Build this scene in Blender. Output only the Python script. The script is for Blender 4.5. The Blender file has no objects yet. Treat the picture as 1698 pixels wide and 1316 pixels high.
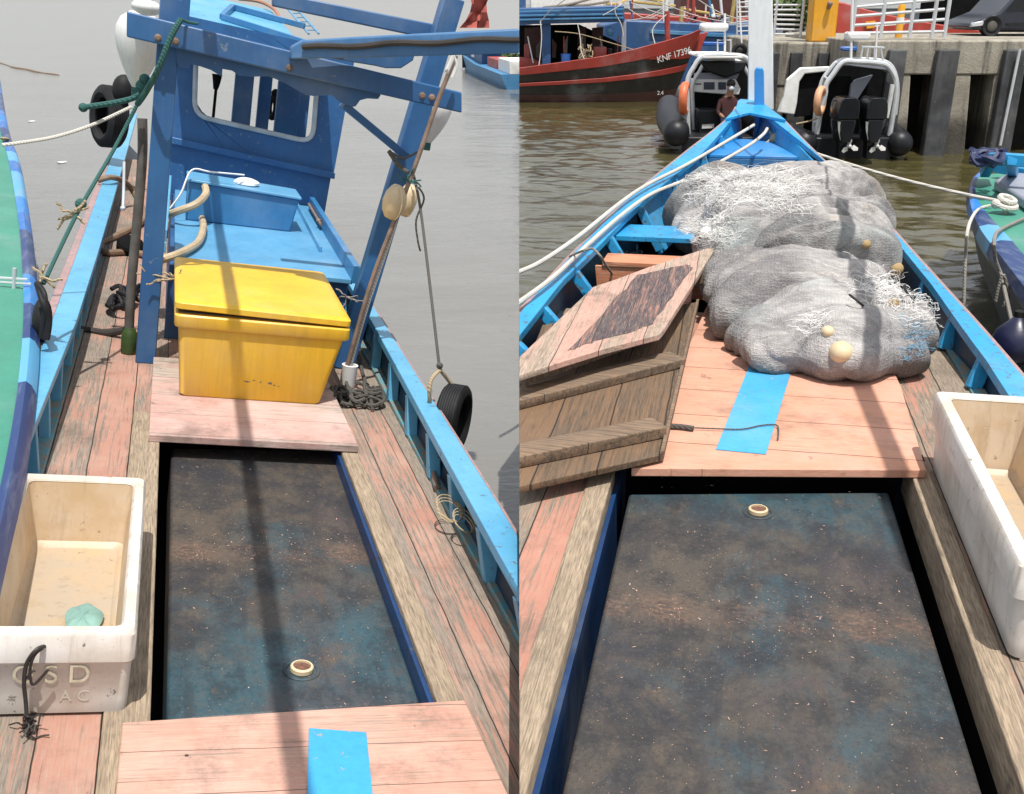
import bpy, bmesh, math, random
from mathutils import Vector as V, Matrix, noise
random.seed(7)
SC = bpy.context.scene
COL = SC.collection
# ------------------------------------------------------------------ camera, sky, sun, exposure
F = 1800.0; PX, PY = 849.0, 658.0            # focal length and centre in pixels of the 1698 x 1316 photograph
TH = math.atan(658 / F)
C = V((0, 0, 2.9))
RIGHT = V((1, 0, 0)); FWD = V((0, math.cos(TH), -math.sin(TH))); UP = V((0, math.sin(TH), math.cos(TH)))
cd = bpy.data.cameras.new('camera'); cam = bpy.data.objects.new('camera', cd); COL.objects.link(cam)
cd.sensor_width = 36; cd.lens = 36 * F / 1698; cd.clip_start = .05; cd.clip_end = 3000
cam.location = C; cam.rotation_euler = (math.pi / 2 - TH, 0, 0)
SC.camera = cam
SUN = V((0.10, -0.30, 0.95)).normalized()
w = bpy.data.worlds.new('World'); SC.world = w; w.use_nodes = True
nt = w.node_tree; nt.nodes.clear()
sk = nt.nodes.new('ShaderNodeTexSky'); sk.sky_type = 'NISHITA'; sk.sun_disc = False
sk.sun_elevation = math.asin(SUN.z); sk.sun_rotation = math.atan2(SUN.x, SUN.y)
sk.air_density = 1.0; sk.dust_density = 3.0; sk.ozone_density = 1.0
mx = nt.nodes.new('ShaderNodeMix'); mx.data_type = 'RGBA'; mx.inputs[0].default_value = .55
mx.inputs[7].default_value = (8.4, 8.4, 8.3, 1)          # thin bright overcast haze over the blue
bg = nt.nodes.new('ShaderNodeBackground'); bg.inputs[1].default_value = .11
ow = nt.nodes.new('ShaderNodeOutputWorld')
nt.links.new(sk.outputs[0], mx.inputs[6]); nt.links.new(mx.outputs[2], bg.inputs[0]); nt.links.new(bg.outputs[0], ow.inputs[0])
sd = bpy.data.lights.new('sun', 'SUN'); sd.energy = 4.6; sd.angle = math.radians(.6); sd.color = (1, .96, .9)
so = bpy.data.objects.new('sun', sd); COL.objects.link(so); so.rotation_euler = SUN.to_track_quat('Z', 'Y').to_euler()
SC.view_settings.view_transform = 'Standard'; SC.view_settings.look = 'None'
SC.view_settings.exposure = 0.12; SC.view_settings.gamma = 1
SC.cycles.max_bounces = 6; SC.cycles.use_denoising = True

# ------------------------------------------------------------------ frames: a boat's own axes (u across, v along, z up from its deck)
def ray(x, y): return (RIGHT * (x - PX) - UP * (y - PY) + FWD * F).normalized()
class Frame:
    def __init__(s, R, O): s.R = R; s.O = O; s.c = s.d3(C - O)
    def d3(s, d): return V((s.R[0].dot(d), s.R[1].dot(d), s.R[2].dot(d)))
    def at(s, x, y, z=0.0):
        d = s.d3(ray(x, y)); return s.c + d * ((z - s.c.z) / d.z)
    def onv(s, x, y, v):
        d = s.d3(ray(x, y)); return s.c + d * ((v - s.c.y) / d.y)
    def onu(s, x, y, u):
        d = s.d3(ray(x, y)); return s.c + d * ((u - s.c.x) / d.x)
    def onpl(s, x, y, p, n):
        d = s.d3(ray(x, y)); return s.c + d * ((p - s.c).dot(n) / d.dot(n))
    def w(s, p): return s.O + s.R[0] * p[0] + s.R[1] * p[1] + s.R[2] * p[2]
    def mat(s, org):
        m = Matrix((s.R[0], s.R[1], s.R[2])).transposed().to_4x4(); m.translation = s.w(org); return m
def boat_frame(vx, vy, slope, h):
    a = ray(vx, vy); b = ray(vx + 1, vy + slope); n = b.cross(a).normalized()
    if n.z < 0: n = -n
    return Frame([a.cross(n), a, n], C - n * h)
L = boat_frame(288, 20, .172, 2.0)     # the boat moored on the left, heeling a little
R = boat_frame(1232, 0, 0.0, 1.9)      # the boat on the right
W = Frame([V((1, 0, 0)), V((0, 1, 0)), V((0, 0, 1))], V((0, 0, 0)))

# ------------------------------------------------------------------ mesh helpers
def smooth_path(pts, k=6, closed=False):
    pts = [V(p) for p in pts]; n = len(pts)
    if n < 3 and not closed: return pts
    out = []
    for i in range(n if closed else n - 1):
        if closed: p0, p1, p2, p3 = pts[i - 1], pts[i], pts[(i + 1) % n], pts[(i + 2) % n]
        else: p0, p1, p2, p3 = pts[max(i - 1, 0)], pts[i], pts[i + 1], pts[min(i + 2, n - 1)]
        for j in range(k):
            t = j / k
            out.append(.5 * (2 * p1 + (p2 - p0) * t + (2 * p0 - 5 * p1 + 4 * p2 - p3) * t * t + (3 * p1 - p0 - 3 * p2 + p3) * t ** 3))
    if not closed: out.append(pts[-1])
    return out
class MB:
    def __init__(s): s.v = []; s.f = []
    def add(s, vs, fs):
        o = len(s.v); s.v += [V(p) for p in vs]; s.f += [tuple(i + o for i in f) for f in fs]; return s
    def hexa(s, b, t):
        return s.add(list(b) + list(t), [(3, 2, 1, 0), (4, 5, 6, 7), (0, 1, 5, 4), (1, 2, 6, 5), (2, 3, 7, 6), (3, 0, 4, 7)])
    def box(s, a, b):
        x0, y0, z0 = a; x1, y1, z1 = b
        return s.hexa([(x0, y0, z0), (x1, y0, z0), (x1, y1, z0), (x0, y1, z0)], [(x0, y0, z1), (x1, y0, z1), (x1, y1, z1), (x0, y1, z1)])
    def slab(s, poly, th):
        n = len(poly); th = V(th); p = [V(q) for q in poly]
        nn = sum(((p[i] - p[0]).cross(p[(i + 1) % n] - p[0]) for i in range(n)), V((0, 0, 0)))
        if nn.dot(th) < 0: p.reverse()
        return s.add(p + [q + th for q in p], [tuple(range(n - 1, -1, -1)), tuple(range(n, 2 * n))] + [(i, (i + 1) % n, n + (i + 1) % n, n + i) for i in range(n)])
    def bar(s, p, q, wd, h, up=(0, 0, 1), w2=None, h2=None):
        p, q = V(p), V(q); d = (q - p).normalized(); sd_ = d.cross(V(up)).normalized(); u = sd_.cross(d)
        w2 = wd if w2 is None else w2; h2 = h if h2 is None else h2
        def ring(c, a, b): return [c - sd_ * a / 2 - u * b / 2, c + sd_ * a / 2 - u * b / 2, c + sd_ * a / 2 + u * b / 2, c - sd_ * a / 2 + u * b / 2]
        return s.loft([ring(p, wd, h), ring(q, w2, h2)])
    def loft(s, rings, closed=False, caps=True):
        n = len(rings[0]); vs = [p for r in rings for p in r]; fs = []
        m = len(rings)
        for i in range(m if closed else m - 1):
            a = i * n; b = ((i + 1) % m) * n
            for j in range(n): fs.append((a + j, a + (j + 1) % n, b + (j + 1) % n, b + j))
        if caps and not closed:
            fs.append(tuple(range(n - 1, -1, -1))); fs.append(tuple(range((m - 1) * n, m * n)))
        return s.add(vs, fs)
    def tube(s, pts, r, n=8, closed=False, k=6, sm=True):
        if sm: P = smooth_path(pts, k, closed)
        else: P = [V(p) for p in pts]
        m = len(P); up = None; rings = []
        for i in range(m):
            a = P[i - 1] if (i > 0 or closed) else P[i]; b = P[(i + 1) % m] if (i < m - 1 or closed) else P[i]
            d = (b - a); d = d.normalized() if d.length > 1e-9 else V((0, 0, 1))
            if up is None: up = V((0, 0, 1)) if abs(d.z) < .9 else V((1, 0, 0))
            up = (up - d * up.dot(d)).normalized(); sd_ = d.cross(up)
            rr = r if not callable(r) else r(i / max(1, m - 1))
            rings.append([P[i] + (up * math.cos(2 * math.pi * j / n) + sd_ * math.sin(2 * math.pi * j / n)) * rr for j in range(n)])
        return s.loft(rings, closed)
    def lathe(s, prof, o, axis=(0, 0, 1), n=20):
        o = V(o); ax = V(axis).normalized(); e = ax.orthogonal().normalized(); g = ax.cross(e)
        return s.loft([[o + ax * z + (e * math.cos(2 * math.pi * j / n) + g * math.sin(2 * math.pi * j / n)) * max(r, 1e-4) for j in range(n)] for r, z in prof])
    def ball(s, c, rx, ry=None, rz=None, n=16):
        ry = rx if ry is None else ry; rz = rx if rz is None else rz; c = V(c)
        return s.loft([[c + V((rx * math.sin(a) * math.cos(2 * math.pi * j / n), ry * math.sin(a) * math.sin(2 * math.pi * j / n), -rz * math.cos(a))) for j in range(n)]
                       for a in [max(.02, min(math.pi - .02, math.pi * i / (n // 2 + 2))) for i in range(n // 2 + 3)]])
    def ring(s, c, axis, Rm, r, n=28, m=10, sx=1.0):
        c = V(c); ax = V(axis).normalized(); e = ax.orthogonal().normalized(); g = ax.cross(e); rings = []
        for i in range(n):
            a = 2 * math.pi * i / n; d = e * math.cos(a) + g * math.sin(a)
            rings.append([c + d * (Rm + r * math.cos(2 * math.pi * j / m)) + ax * (r * sx * math.sin(2 * math.pi * j / m)) for j in range(m)])
        return s.loft(rings, closed=True)
    def grid(s, rows):
        n = len(rows[0]); return s.add([p for r in rows for p in r], [(i * n + j, i * n + j + 1, (i + 1) * n + j + 1, (i + 1) * n + j) for i in range(len(rows) - 1) for j in range(n - 1)])
    def mesh(s, name, org):
        me = bpy.data.meshes.new(name); o = V(org)
        me.from_pydata([tuple(p - o) for p in s.v], [], s.f); me.update()
        bm = bmesh.new(); bm.from_mesh(me); bmesh.ops.recalc_face_normals(bm, faces=bm.faces); bm.to_mesh(me); bm.free()
        me.polygons.foreach_set('use_smooth', [True] * len(me.polygons)); me.set_sharp_from_angle(angle=math.radians(38))
        return me
SIDE = {}
INFO = {}
def props(o, label=None, cat=None, group=None, kind=None):
    for k, x in (('label', label), ('category', cat), ('group', group), ('kind', kind)):
        if x: o[k] = x
def thing(name, label, cat, fr, org, side, group=None):
    o = bpy.data.objects.new(name, None); COL.objects.link(o); o.empty_display_size = .1
    o.matrix_world = fr.mat(org); props(o, label, cat, group); SIDE[o] = side; INFO[o] = (fr, V(org)); return o
def bev(o, wd):
    if wd:
        m = o.modifiers.new('bevel', 'BEVEL'); m.width = wd; m.segments = 2; m.limit_method = 'ANGLE'; m.angle_limit = math.radians(40); m.harden_normals = False
def part(parent, name, mb, mat, b=0, label=None, kind=None):
    fr, org = INFO[parent]; o = bpy.data.objects.new(name, mb.mesh(name, org)); COL.objects.link(o); o.parent = parent
    o.data.materials.append(mat); SIDE[o] = SIDE[parent]; INFO[o] = (fr, org); props(o, label, kind=kind); bev(o, b); return o
def solo(name, mb, mat, label, cat, fr, side, org=None, group=None, kind=None, b=0):
    if org is None:
        org = V((sum(p.x for p in mb.v) / len(mb.v), sum(p.y for p in mb.v) / len(mb.v), min(p.z for p in mb.v)))
    o = bpy.data.objects.new(name, mb.mesh(name, org)); COL.objects.link(o); o.matrix_world = fr.mat(org)
    o.data.materials.append(mat); SIDE[o] = side; INFO[o] = (fr, V(org)); props(o, label, cat, group, kind); bev(o, b); return o
def text_mesh(txt, size, depth=.002, spacing=1.0):
    cu = bpy.data.curves.new('lettering', 'FONT'); cu.body = txt; cu.size = size; cu.extrude = depth; cu.space_character = spacing
    cu.align_x = 'CENTER'; cu.align_y = 'CENTER'
    ob = bpy.data.objects.new('lettering', cu); COL.objects.link(ob)
    dg = bpy.context.evaluated_depsgraph_get(); me = bpy.data.meshes.new_from_object(ob.evaluated_get(dg))
    mb = MB(); mb.add([p.co.copy() for p in me.vertices], [tuple(f.vertices) for f in me.polygons])
    bpy.data.objects.remove(ob); bpy.data.curves.remove(cu); bpy.data.meshes.remove(me); return mb
def lettering(txt, size, c, ex, ey, depth=.002, spacing=1.0):
    """text laid on a plane: c centre, ex reading direction, ey up direction"""
    mb = text_mesh(txt, size, depth, spacing); ex = V(ex).normalized(); ez = ex.cross(V(ey)).normalized(); ey = ez.cross(ex)
    mb.v = [V(c) + ex * p.x + ey * p.y + ez * p.z for p in mb.v]; return mb

# ------------------------------------------------------------------ materials
class Mat:
    def __init__(s, name):
        s.m = bpy.data.materials.new(name); s.m.use_nodes = True; s.t = s.m.node_tree; s.t.nodes.clear()
        s.out = s.t.nodes.new('ShaderNodeOutputMaterial'); s.b = s.t.nodes.new('ShaderNodeBsdfPrincipled')
        s.t.links.new(s.b.outputs[0], s.out.inputs[0]); s.co = s.t.nodes.new('ShaderNodeTexCoord').outputs['Object']
    def put(s, sock, x):
        if isinstance(x, bpy.types.NodeSocket): s.t.links.new(x, sock)
        elif isinstance(x, (tuple, list)): sock.default_value = tuple(x) + ((1,) if len(x) == 3 and len(sock.default_value) == 4 else ())
        else: sock.default_value = x
    def m2(s, op, a, b=None, c=None, clamp=False):
        n = s.t.nodes.new('ShaderNodeMath'); n.operation = op; n.use_clamp = clamp
        for i, x in enumerate((a, b, c)):
            if x is not None: s.put(n.inputs[i], x)
        return n.outputs[0]
    def mix(s, f, a, b, mode='MIX'):
        n = s.t.nodes.new('ShaderNodeMix'); n.data_type = 'RGBA'; n.blend_type = mode
        s.put(n.inputs[0], f); s.put(n.inputs[6], a); s.put(n.inputs[7], b); return n.outputs[2]
    def map(s, sc, loc=(0, 0, 0), rot=(0, 0, 0), vec=None):
        n = s.t.nodes.new('ShaderNodeMapping'); s.put(n.inputs[0], vec or s.co); s.put(n.inputs[1], loc); s.put(n.inputs[2], rot); s.put(n.inputs[3], sc); return n.outputs[0]
    def noise(s, vec, scale=1.0, det=4, ro=.55, dis=0.0, col=False):
        n = s.t.nodes.new('ShaderNodeTexNoise'); s.put(n.inputs['Vector'], vec); s.put(n.inputs['Scale'], scale); n.inputs['Detail'].default_value = det
        n.inputs['Roughness'].default_value = ro; n.inputs['Distortion'].default_value = dis; return n.outputs[1 if col else 0]
    def vor(s, vec, scale, feat='F1', out=0, rnd=1.0):
        n = s.t.nodes.new('ShaderNodeTexVoronoi'); n.feature = feat; s.put(n.inputs['Vector'], vec); s.put(n.inputs['Scale'], scale); n.inputs['Randomness'].default_value = rnd; return n.outputs[out]
    def rng(s, x, a, b, c=0.0, d=1.0):
        n = s.t.nodes.new('ShaderNodeMapRange'); n.interpolation_type = 'SMOOTHSTEP'
        for i, q in enumerate((x, a, b, c, d)): s.put(n.inputs[i], q)
        return n.outputs[0]
    def sep(s, vec=None):
        n = s.t.nodes.new('ShaderNodeSeparateXYZ'); s.put(n.inputs[0], vec or s.co); return n.outputs
    def comb(s, x, y, z):
        n = s.t.nodes.new('ShaderNodeCombineXYZ')
        for i, q in enumerate((x, y, z)): s.put(n.inputs[i], q)
        return n.outputs[0]
    def white(s, x):
        n = s.t.nodes.new('ShaderNodeTexWhiteNoise'); n.noise_dimensions = '1D'; s.put(n.inputs['W'], x); return n.outputs[0]
    def bump(s, h, st=.3, dist=.01):
        n = s.t.nodes.new('ShaderNodeBump'); n.inputs['Strength'].default_value = st; n.inputs['Distance'].default_value = dist
        s.put(n.inputs['Height'], h); s.t.links.new(n.outputs[0], s.b.inputs['Normal'])
    def fin(s, col, rough=.6, metal=0.0, spec=None):
        s.put(s.b.inputs['Base Color'], col); s.put(s.b.inputs['Roughness'], rough); s.put(s.b.inputs['Metallic'], metal)
        if spec is not None: s.b.inputs['Specular IOR Level'].default_value = spec
        return s.m
def sc3(c, k): return tuple(min(1, x * k) for x in c)
def planks(name, paint, wood, wood2, ax=1, pw=.16, cover=.5, off=0.0, seam=.02, rough=.75, worn=None, wobble=.004):
    m = Mat(name); x = m.sep(); al, ac = (x[1], x[0]) if ax == 1 else (x[0], x[1])
    wob = m.m2('MULTIPLY', m.m2('SUBTRACT', m.noise(m.comb(0, al, 0), 3, 3), .5), wobble * 4)
    q = m.m2('DIVIDE', m.m2('ADD', m.m2('ADD', ac, off), wob), pw); fl = m.m2('FLOOR', q); fr = m.m2('FRACT', q)
    rn = m.white(fl); rn2 = m.white(m.m2('ADD', fl, 31.7))
    edge = m.m2('MINIMUM', fr, m.m2('SUBTRACT', 1.0, fr))
    sm = m.rng(edge, seam * .4, seam, 1, 0)
    al2 = m.m2('ADD', al, m.m2('MULTIPLY', rn, 13.0))
    grain = m.noise(m.comb(m.m2('MULTIPLY', ac, 80), m.m2('MULTIPLY', al2, 2.2), m.m2('MULTIPLY', x[2], 30)), 1, 7, .65, .4)
    fine = m.noise(m.comb(m.m2('MULTIPLY', ac, 190), m.m2('MULTIPLY', al2, 11), m.m2('MULTIPLY', x[2], 90)), 1, 4, .6)
    pat = m.noise(m.comb(m.m2('MULTIPLY', ac, 13), m.m2('MULTIPLY', al2, 1.9), m.m2('MULTIPLY', x[2], 13)), 1, 10, .74, .8)
    big = m.noise(m.comb(m.m2('MULTIPLY', ac, 3.5), m.m2('MULTIPLY', al2, .9), m.m2('MULTIPLY', x[2], 3)), 1, 6, .65, .5); pat = m.m2('ADD', m.m2('MULTIPLY', pat, .5), m.m2('MULTIPLY', big, .5))
    s_ = m.m2('ADD', m.m2('ADD', pat, m.m2('MULTIPLY', m.m2('SUBTRACT', grain, .5), .7)), m.m2('MULTIPLY', m.m2('SUBTRACT', rn2, .5), .22))
    th = .5 + (.5 - cover) * .5
    mask = m.rng(s_, th - .06, th + .07)
    wc = m.mix(m.rng(grain, .3, .7), wood, wood2); wc = m.mix(m.rng(fine, .35, .75), wc, sc3(wood, .5)); crk = m.rng(m.noise(m.comb(m.m2('MULTIPLY', ac, 70), m.m2('MULTIPLY', al2, 1.1), 0.0), 1, 5, .7, .3), .62, .68)
    wc = m.mix(m.m2('MULTIPLY', rn, .35), wc, sc3(wood2, .7))
    tone = m.noise(m.map((3, 3, 3)), 1, 5, .6)
    pc = m.mix(m.rng(tone, .3, .75), paint, worn or sc3(paint, 1.25)); pc = m.mix(m.rng(fine, .45, .75, 0, .6), pc, sc3(wood2, 1.1)); pc = m.mix(m.rng(grain, .52, .75, 0, .45), pc, sc3(paint, .7))
    pc = m.mix(m.m2('MULTIPLY', rn2, .25), pc, sc3(paint, .72))
    c = m.mix(mask, wc, pc); c = m.mix(m.m2('MULTIPLY', crk, .7), c, sc3(wood, .28))
    dirt = m.rng(m.noise(m.map((2.2, 2.2, 2.2), (4, 2, 1)), 1, 9, .74), .48, .70, 0, .6); c = m.mix(dirt, c, (.11, .09, .072)); spot = m.rng(m.noise(m.map((9, 6, 9), (7, 2, 8)), 1, 8, .75), .62, .70, 0, .6); c = m.mix(spot, c, (.07, .05, .04))
    nail = m.rng(m.vor(m.map((4, 4, 4)), 1), .018, .03, 1, 0); c = m.mix(nail, c, (.05, .035, .03))
    c = m.mix(sm, c, (.03, .022, .018))
    h = m.m2('SUBTRACT', m.m2('ADD', m.m2('MULTIPLY', mask, .35), m.m2('ADD', m.m2('MULTIPLY', grain, .6), m.m2('MULTIPLY', fine, .35))), m.m2('MULTIPLY', sm, 1.6))
    m.bump(h, .55, .006); return m.fin(c, m.m2('SUBTRACT', rough + .1, m.m2('MULTIPLY', mask, .15)))
def paint(name, col, col2=None, rough=.45, chips=.12, chipcol=(.25, .2, .15), dirt=.25, grain=0, scale=1.0, streak=.2):
    m = Mat(name); col2 = col2 or sc3(col, .8)
    a = m.noise(m.map((2.2 * scale,) * 3), 1, 6, .6); b = m.noise(m.map((14 * scale,) * 3), 1, 6, .65); d = m.noise(m.map((9 * scale, 9 * scale, 1.2 * scale)), 1, 5, .6)
    c = m.mix(m.rng(a, .3, .7), col, col2); c = m.mix(m.rng(b, .5, .8, 0, .3), c, sc3(col, 1.25))
    c = m.mix(m.rng(d, .55, .8, 0, streak), c, sc3(col, .45))
    dn = m.noise(m.map((5 * scale,) * 3, (3, 7, 1)), 1, 8, .7); c = m.mix(m.rng(dn, .55, .78, 0, dirt), c, (.13, .115, .09))
    ch = m.rng(m.m2('ADD', m.noise(m.map((20 * scale,) * 3, (9, 2, 4)), 1, 6, .7), m.m2('MULTIPLY', a, .25)), .84 - chips, .87 - chips)
    c = m.mix(ch, c, chipcol); br = m.noise(m.map((40 * scale, 40 * scale, 3 * scale), (5, 1, 2)), 1, 5, .6); c = m.mix(m.rng(br, .4, .7, 0, .35), c, sc3(col, .7)); fade = m.noise(m.map((.9 * scale,) * 3, (2, 8, 3)), 1, 5, .6); c = m.mix(m.rng(fade, .5, .75, 0, .22), c, (.45, .5, .52))
    m.bump(m.m2('SUBTRACT', m.m2('ADD', m.m2('MULTIPLY', b, .4), m.m2('ADD', m.m2('MULTIPLY', d, .25), m.m2('MULTIPLY', br, .25))), m.m2('MULTIPLY', ch, .5)), .4, .006)
    return m.fin(c, m.m2('ADD', rough, m.m2('MULTIPLY', m.m2('SUBTRACT', b, .5), .3)))
def plain(name, col, rough=.6, metal=0.0, var=.2, scale=6, bump=.15, spec=None):
    m = Mat(name); a = m.noise(m.map((scale,) * 3), 1, 6, .6); b = m.noise(m.map((scale * 7,) * 3), 1, 4, .6)
    c = m.mix(m.rng(a, .3, .7), sc3(col, 1 - var), sc3(col, 1 + var * .6)); m.bump(b, bump, .005); return m.fin(c, rough, metal, spec)
def rope_mat(name, col, rough=.85):
    m = Mat(name); wv = m.t.nodes.new('ShaderNodeTexWave'); wv.bands_direction = 'DIAGONAL'; m.put(wv.inputs[0], m.co); wv.inputs['Scale'].default_value = 26; wv.inputs['Distortion'].default_value = 1.5
    a = m.noise(m.map((9, 9, 9)), 1, 5, .6); c = m.mix(wv.outputs[1], sc3(col, .62), col); c = m.mix(m.rng(a, .45, .75, 0, .5), c, sc3(col, .55)); m.bump(wv.outputs[1], .5, .004); return m.fin(c, rough)
def crate_mat(name, stain, amt, base=(.72, .70, .66)):
    m = Mat(name); x = m.sep(); a = m.noise(m.map((3, 3, 3)), 1, 7, .65); st = m.noise(m.map((7, 7, 2)), 1, 6, .65); sp = m.noise(m.map((26, 26, 26), (3, 3, 3)), 1, 5, .7)
    c = m.mix(m.rng(a, .3, .7, 0, amt), base, stain); c = m.mix(m.rng(st, .52, .75, 0, .5 * amt + .12), c, sc3(stain, .7))
    scr = m.noise(m.map((18, 2.2, 30), (1, 5, 2), (.5, .3, .6)), 1, 6, .7); c = m.mix(m.rng(scr, .64, .72, 0, .4), c, (.22, .2, .18))
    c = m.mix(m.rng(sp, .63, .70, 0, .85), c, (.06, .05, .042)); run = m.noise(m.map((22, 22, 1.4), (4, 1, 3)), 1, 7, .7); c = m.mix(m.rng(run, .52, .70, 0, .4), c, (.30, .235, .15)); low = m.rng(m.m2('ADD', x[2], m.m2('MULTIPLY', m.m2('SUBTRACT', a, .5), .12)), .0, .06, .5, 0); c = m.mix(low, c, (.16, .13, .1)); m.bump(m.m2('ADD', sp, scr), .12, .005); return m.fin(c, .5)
PINK = (.43, .205, .148); GREYW = (.30, .245, .20); TANW = (.40, .325, .24)
M = {}
M['deck_pink'] = planks('worn pink deck planks', PINK, (.235, .195, .16), (.37, .305, .245), 1, .17, .50, .05, worn=(.47, .30, .235))
M['deck_aft'] = M['deck_pink']
M['deck_grey'] = planks('grey worn deck planks', (.46, .21, .165), (.27, .225, .18), (.37, .305, .235), 1, .19, .42, .02)
M['cover_pink'] = planks('pink hatch planks', (.54, .28, .21), (.42, .31, .24), (.52, .41, .33), 0, .19, .84, .07, .008, worn=(.60, .37, .295))
M['cover_pale'] = planks('pale worn hatch planks', (.52, .30, .26), (.40, .33, .28), (.55, .48, .42), 0, .30, .55, .03, .006, worn=(.62, .46, .42))
M['coaming'] = planks('bare tan timber', (.38, .295, .21), (.30, .23, .16), (.44, .345, .245), 1, .6, -.3, .3, .004)
M['board_top'] = planks('charred pink board', (.055, .04, .05), (.42, .19, .14), (.45, .33, .27), 1, .145, .52, .03, .015, worn=(.09, .07, .075))
M['board_edge'] = planks('bleached board timber', (.45, .30, .24), (.38, .30, .235), (.5, .42, .35), 1, .22, .4, .07, .01)
M['board_under'] = planks('shaded brown underside boards', (.17, .10, .055), (.095, .065, .045), (.215, .145, .09), 1, .24, .45, .1, .02)  # brown timber, made deeper for the shade on the lower lid
M['batten'] = planks('old batten timber', (.245, .16, .10), (.14, .10, .07), (.29, .205, .135), 0, .5, .4, .2, .004)  # old timber brown, deepened along with the shaded lower lid
M['orange'] = planks('orange bulkhead planks', (.55, .21, .11), (.45, .27, .16), (.55, .38, .26), 2 and 0, .3, .8, .02, .01)
M['sky_blue'] = paint('weathered sky blue paint', (.13, .41, .62), (.085, .32, .53), .4, .09, (.10, .13, .15), .3)
M['bright_blue'] = paint('bright blue gunwale paint', (.028, .35, .67), (.018, .27, .57), .4, .14, (.09, .13, .14), .36)
M['cyan_strip'] = paint('flat light blue strip', (.05, .36, .66), (.04, .31, .60), .5, .09, (.36, .33, .28), dirt=.4, streak=.3)
M['navy'] = paint('deep blue house paint', (.028, .122, .30), (.020, .09, .24), .45, .07, (.13, .19, .26), .22, streak=.35)
M['mid_blue'] = paint('mid blue engine cover', (.12, .35, .57), (.085, .28, .49), .4, .06, (.12, .14, .16), .18)
M['box_blue'] = paint('locker blue', (.04, .19, .40), (.03, .155, .34), .38, .04, (.12, .14, .16), .15)
M['teal'] = paint('worn teal stringer', (.12, .33, .38), (.08, .24, .30), .55, .22, (.27, .22, .17), .4)
M['hull_dark'] = paint('blue hull with bulwark shade', (.006, .03, .07), (.005, .02, .05), .5, .08, (.03, .04, .05), .3)  # hull blue deepened to carry the shade inside the bulwarks
M['pink_rub'] = paint('worn pink rubbing strake', (.42, .26, .26), (.32, .2, .2), .7, .2, (.25, .22, .2), .4)
M['yellow'] = paint('yellow plastic', (.82, .50, .03), (.74, .42, .022), .40, .03, (.35, .2, .04), .22, streak=.28)
M['crate'] = crate_mat('stained white plastic', (.48, .41, .32), .75, (.74, .72, .69))
M['crate_in'] = crate_mat('stained crate inside', (.50, .33, .16), .75, (.66, .56, .44))
M['white'] = plain('white gloss', (.8, .8, .8), .35, var=.06, bump=.05)
M['mast_white'] = paint('white mast paint', (.82, .82, .80), (.78, .78, .77), .5, .02, (.4, .35, .3), .08, streak=.04)
M['buoy'] = paint('chalky white buoy', (.72, .73, .72), (.66, .66, .64), .5, .0, dirt=.18, streak=.15)
M['cream'] = paint('cream float', (.68, .55, .36), (.6, .47, .29), .55, .02, (.3, .22, .12), .2)
M['rubber'] = plain('black rubber', (.016, .016, .018), .65, var=.4, spec=.3)
M['tube_black'] = plain('black inflatable tube', (.012, .013, .017), .45, var=.3, spec=.35)
M['engine'] = plain('glossy black cowling', (.008, .009, .012), .2, var=.2, bump=.03)
M['dark'] = plain('dark interior', (.008, .008, .009), .9, var=.3, spec=.1)  # near-black, carries the shade inside holds and cabins; also on black fittings
M['steel'] = plain('galvanised tube', (.62, .64, .66), .35, .35, .1)
M['pole'] = plain('grey weathered pole', (.10, .09, .08), .75, var=.4)
M['bamboo'] = plain('brown bamboo', (.24, .17, .13), .6, var=.35, scale=10)
M['hose'] = plain('tan hose', (.46, .36, .23), .5, var=.25)
M['hose_brown'] = plain('brown hose', (.22, .145, .09), .55, var=.3)
M['hose_black'] = plain('black pipe', (.035, .03, .028), .6, var=.3)
M['rope_white'] = rope_mat('white rope', (.70, .67, .61)); M['rope_green'] = rope_mat('green rope', (.035, .13, .12)); M['rope_dark'] = rope_mat('dark rope', (.10, .095, .085))
M['rope_tan'] = rope_mat('tan rope', (.48, .38, .24)); M['rope_grey'] = rope_mat('grey rope', (.30, .28, .25))
M['green_deck'] = paint('green deck paint', (.055, .27, .19), (.045, .23, .165), .5, .04, (.2, .2, .15), .15)
M['green_cloth'] = plain('pale green cloth', (.22, .38, .34), .9, var=.25)
M['bottle'] = plain('mossy green plastic', (.045, .085, .02), .5, var=.4)
M['red'] = paint('red hull paint', (.42, .05, .035), (.33, .04, .028), .5, .1, (.15, .08, .06), .3)
M['black_hull'] = paint('black hull paint', (.018, .016, .014), (.03, .026, .02), .55, .1, (.06, .05, .04), .3)
M['dull_red'] = paint('antifouling', (.085, .03, .025), (.06, .025, .022), .6, .1, (.05, .04, .035), .4)
M['trawl_blue'] = paint('trawler blue', (.03, .10, .26), (.025, .08, .2), .5, .12, (.1, .12, .14), .3)
M['trawl_light'] = paint('trawler light blue', (.06, .24, .45), (.05, .2, .4), .5, .12, (.1, .12, .14), .3)
M['orange_buoy'] = plain('orange lifebuoy', (.62, .15, .06), .5, var=.15); M['peach'] = plain('faded orange lifebuoy', (.62, .34, .19), .5, var=.15)
M['skin'] = plain('skin', (.30, .16, .10), .55, var=.1); M['maroon'] = plain('maroon shirt', (.06, .02, .02), .9); M['denim'] = plain('navy trousers', (.03, .04, .09), .9); M['hair'] = plain('black hair', (.01, .009, .009), .5)
M['mask'] = plain('pale blue mask', (.5, .6, .68), .8)
M['ochre'] = plain('faded ochre lettering', (.56, .51, .38), .8, var=.3, scale=30); M['pale_letter'] = plain('faint grey lettering', (.46, .42, .36), .8)
M['plate'] = plain('white lettering', (.6, .6, .58), .6)
M['col_yellow'] = paint('yellow column paint', (.78, .38, .02), (.72, .33, .02), .5, .03, (.3, .2, .1), .12)
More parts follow.
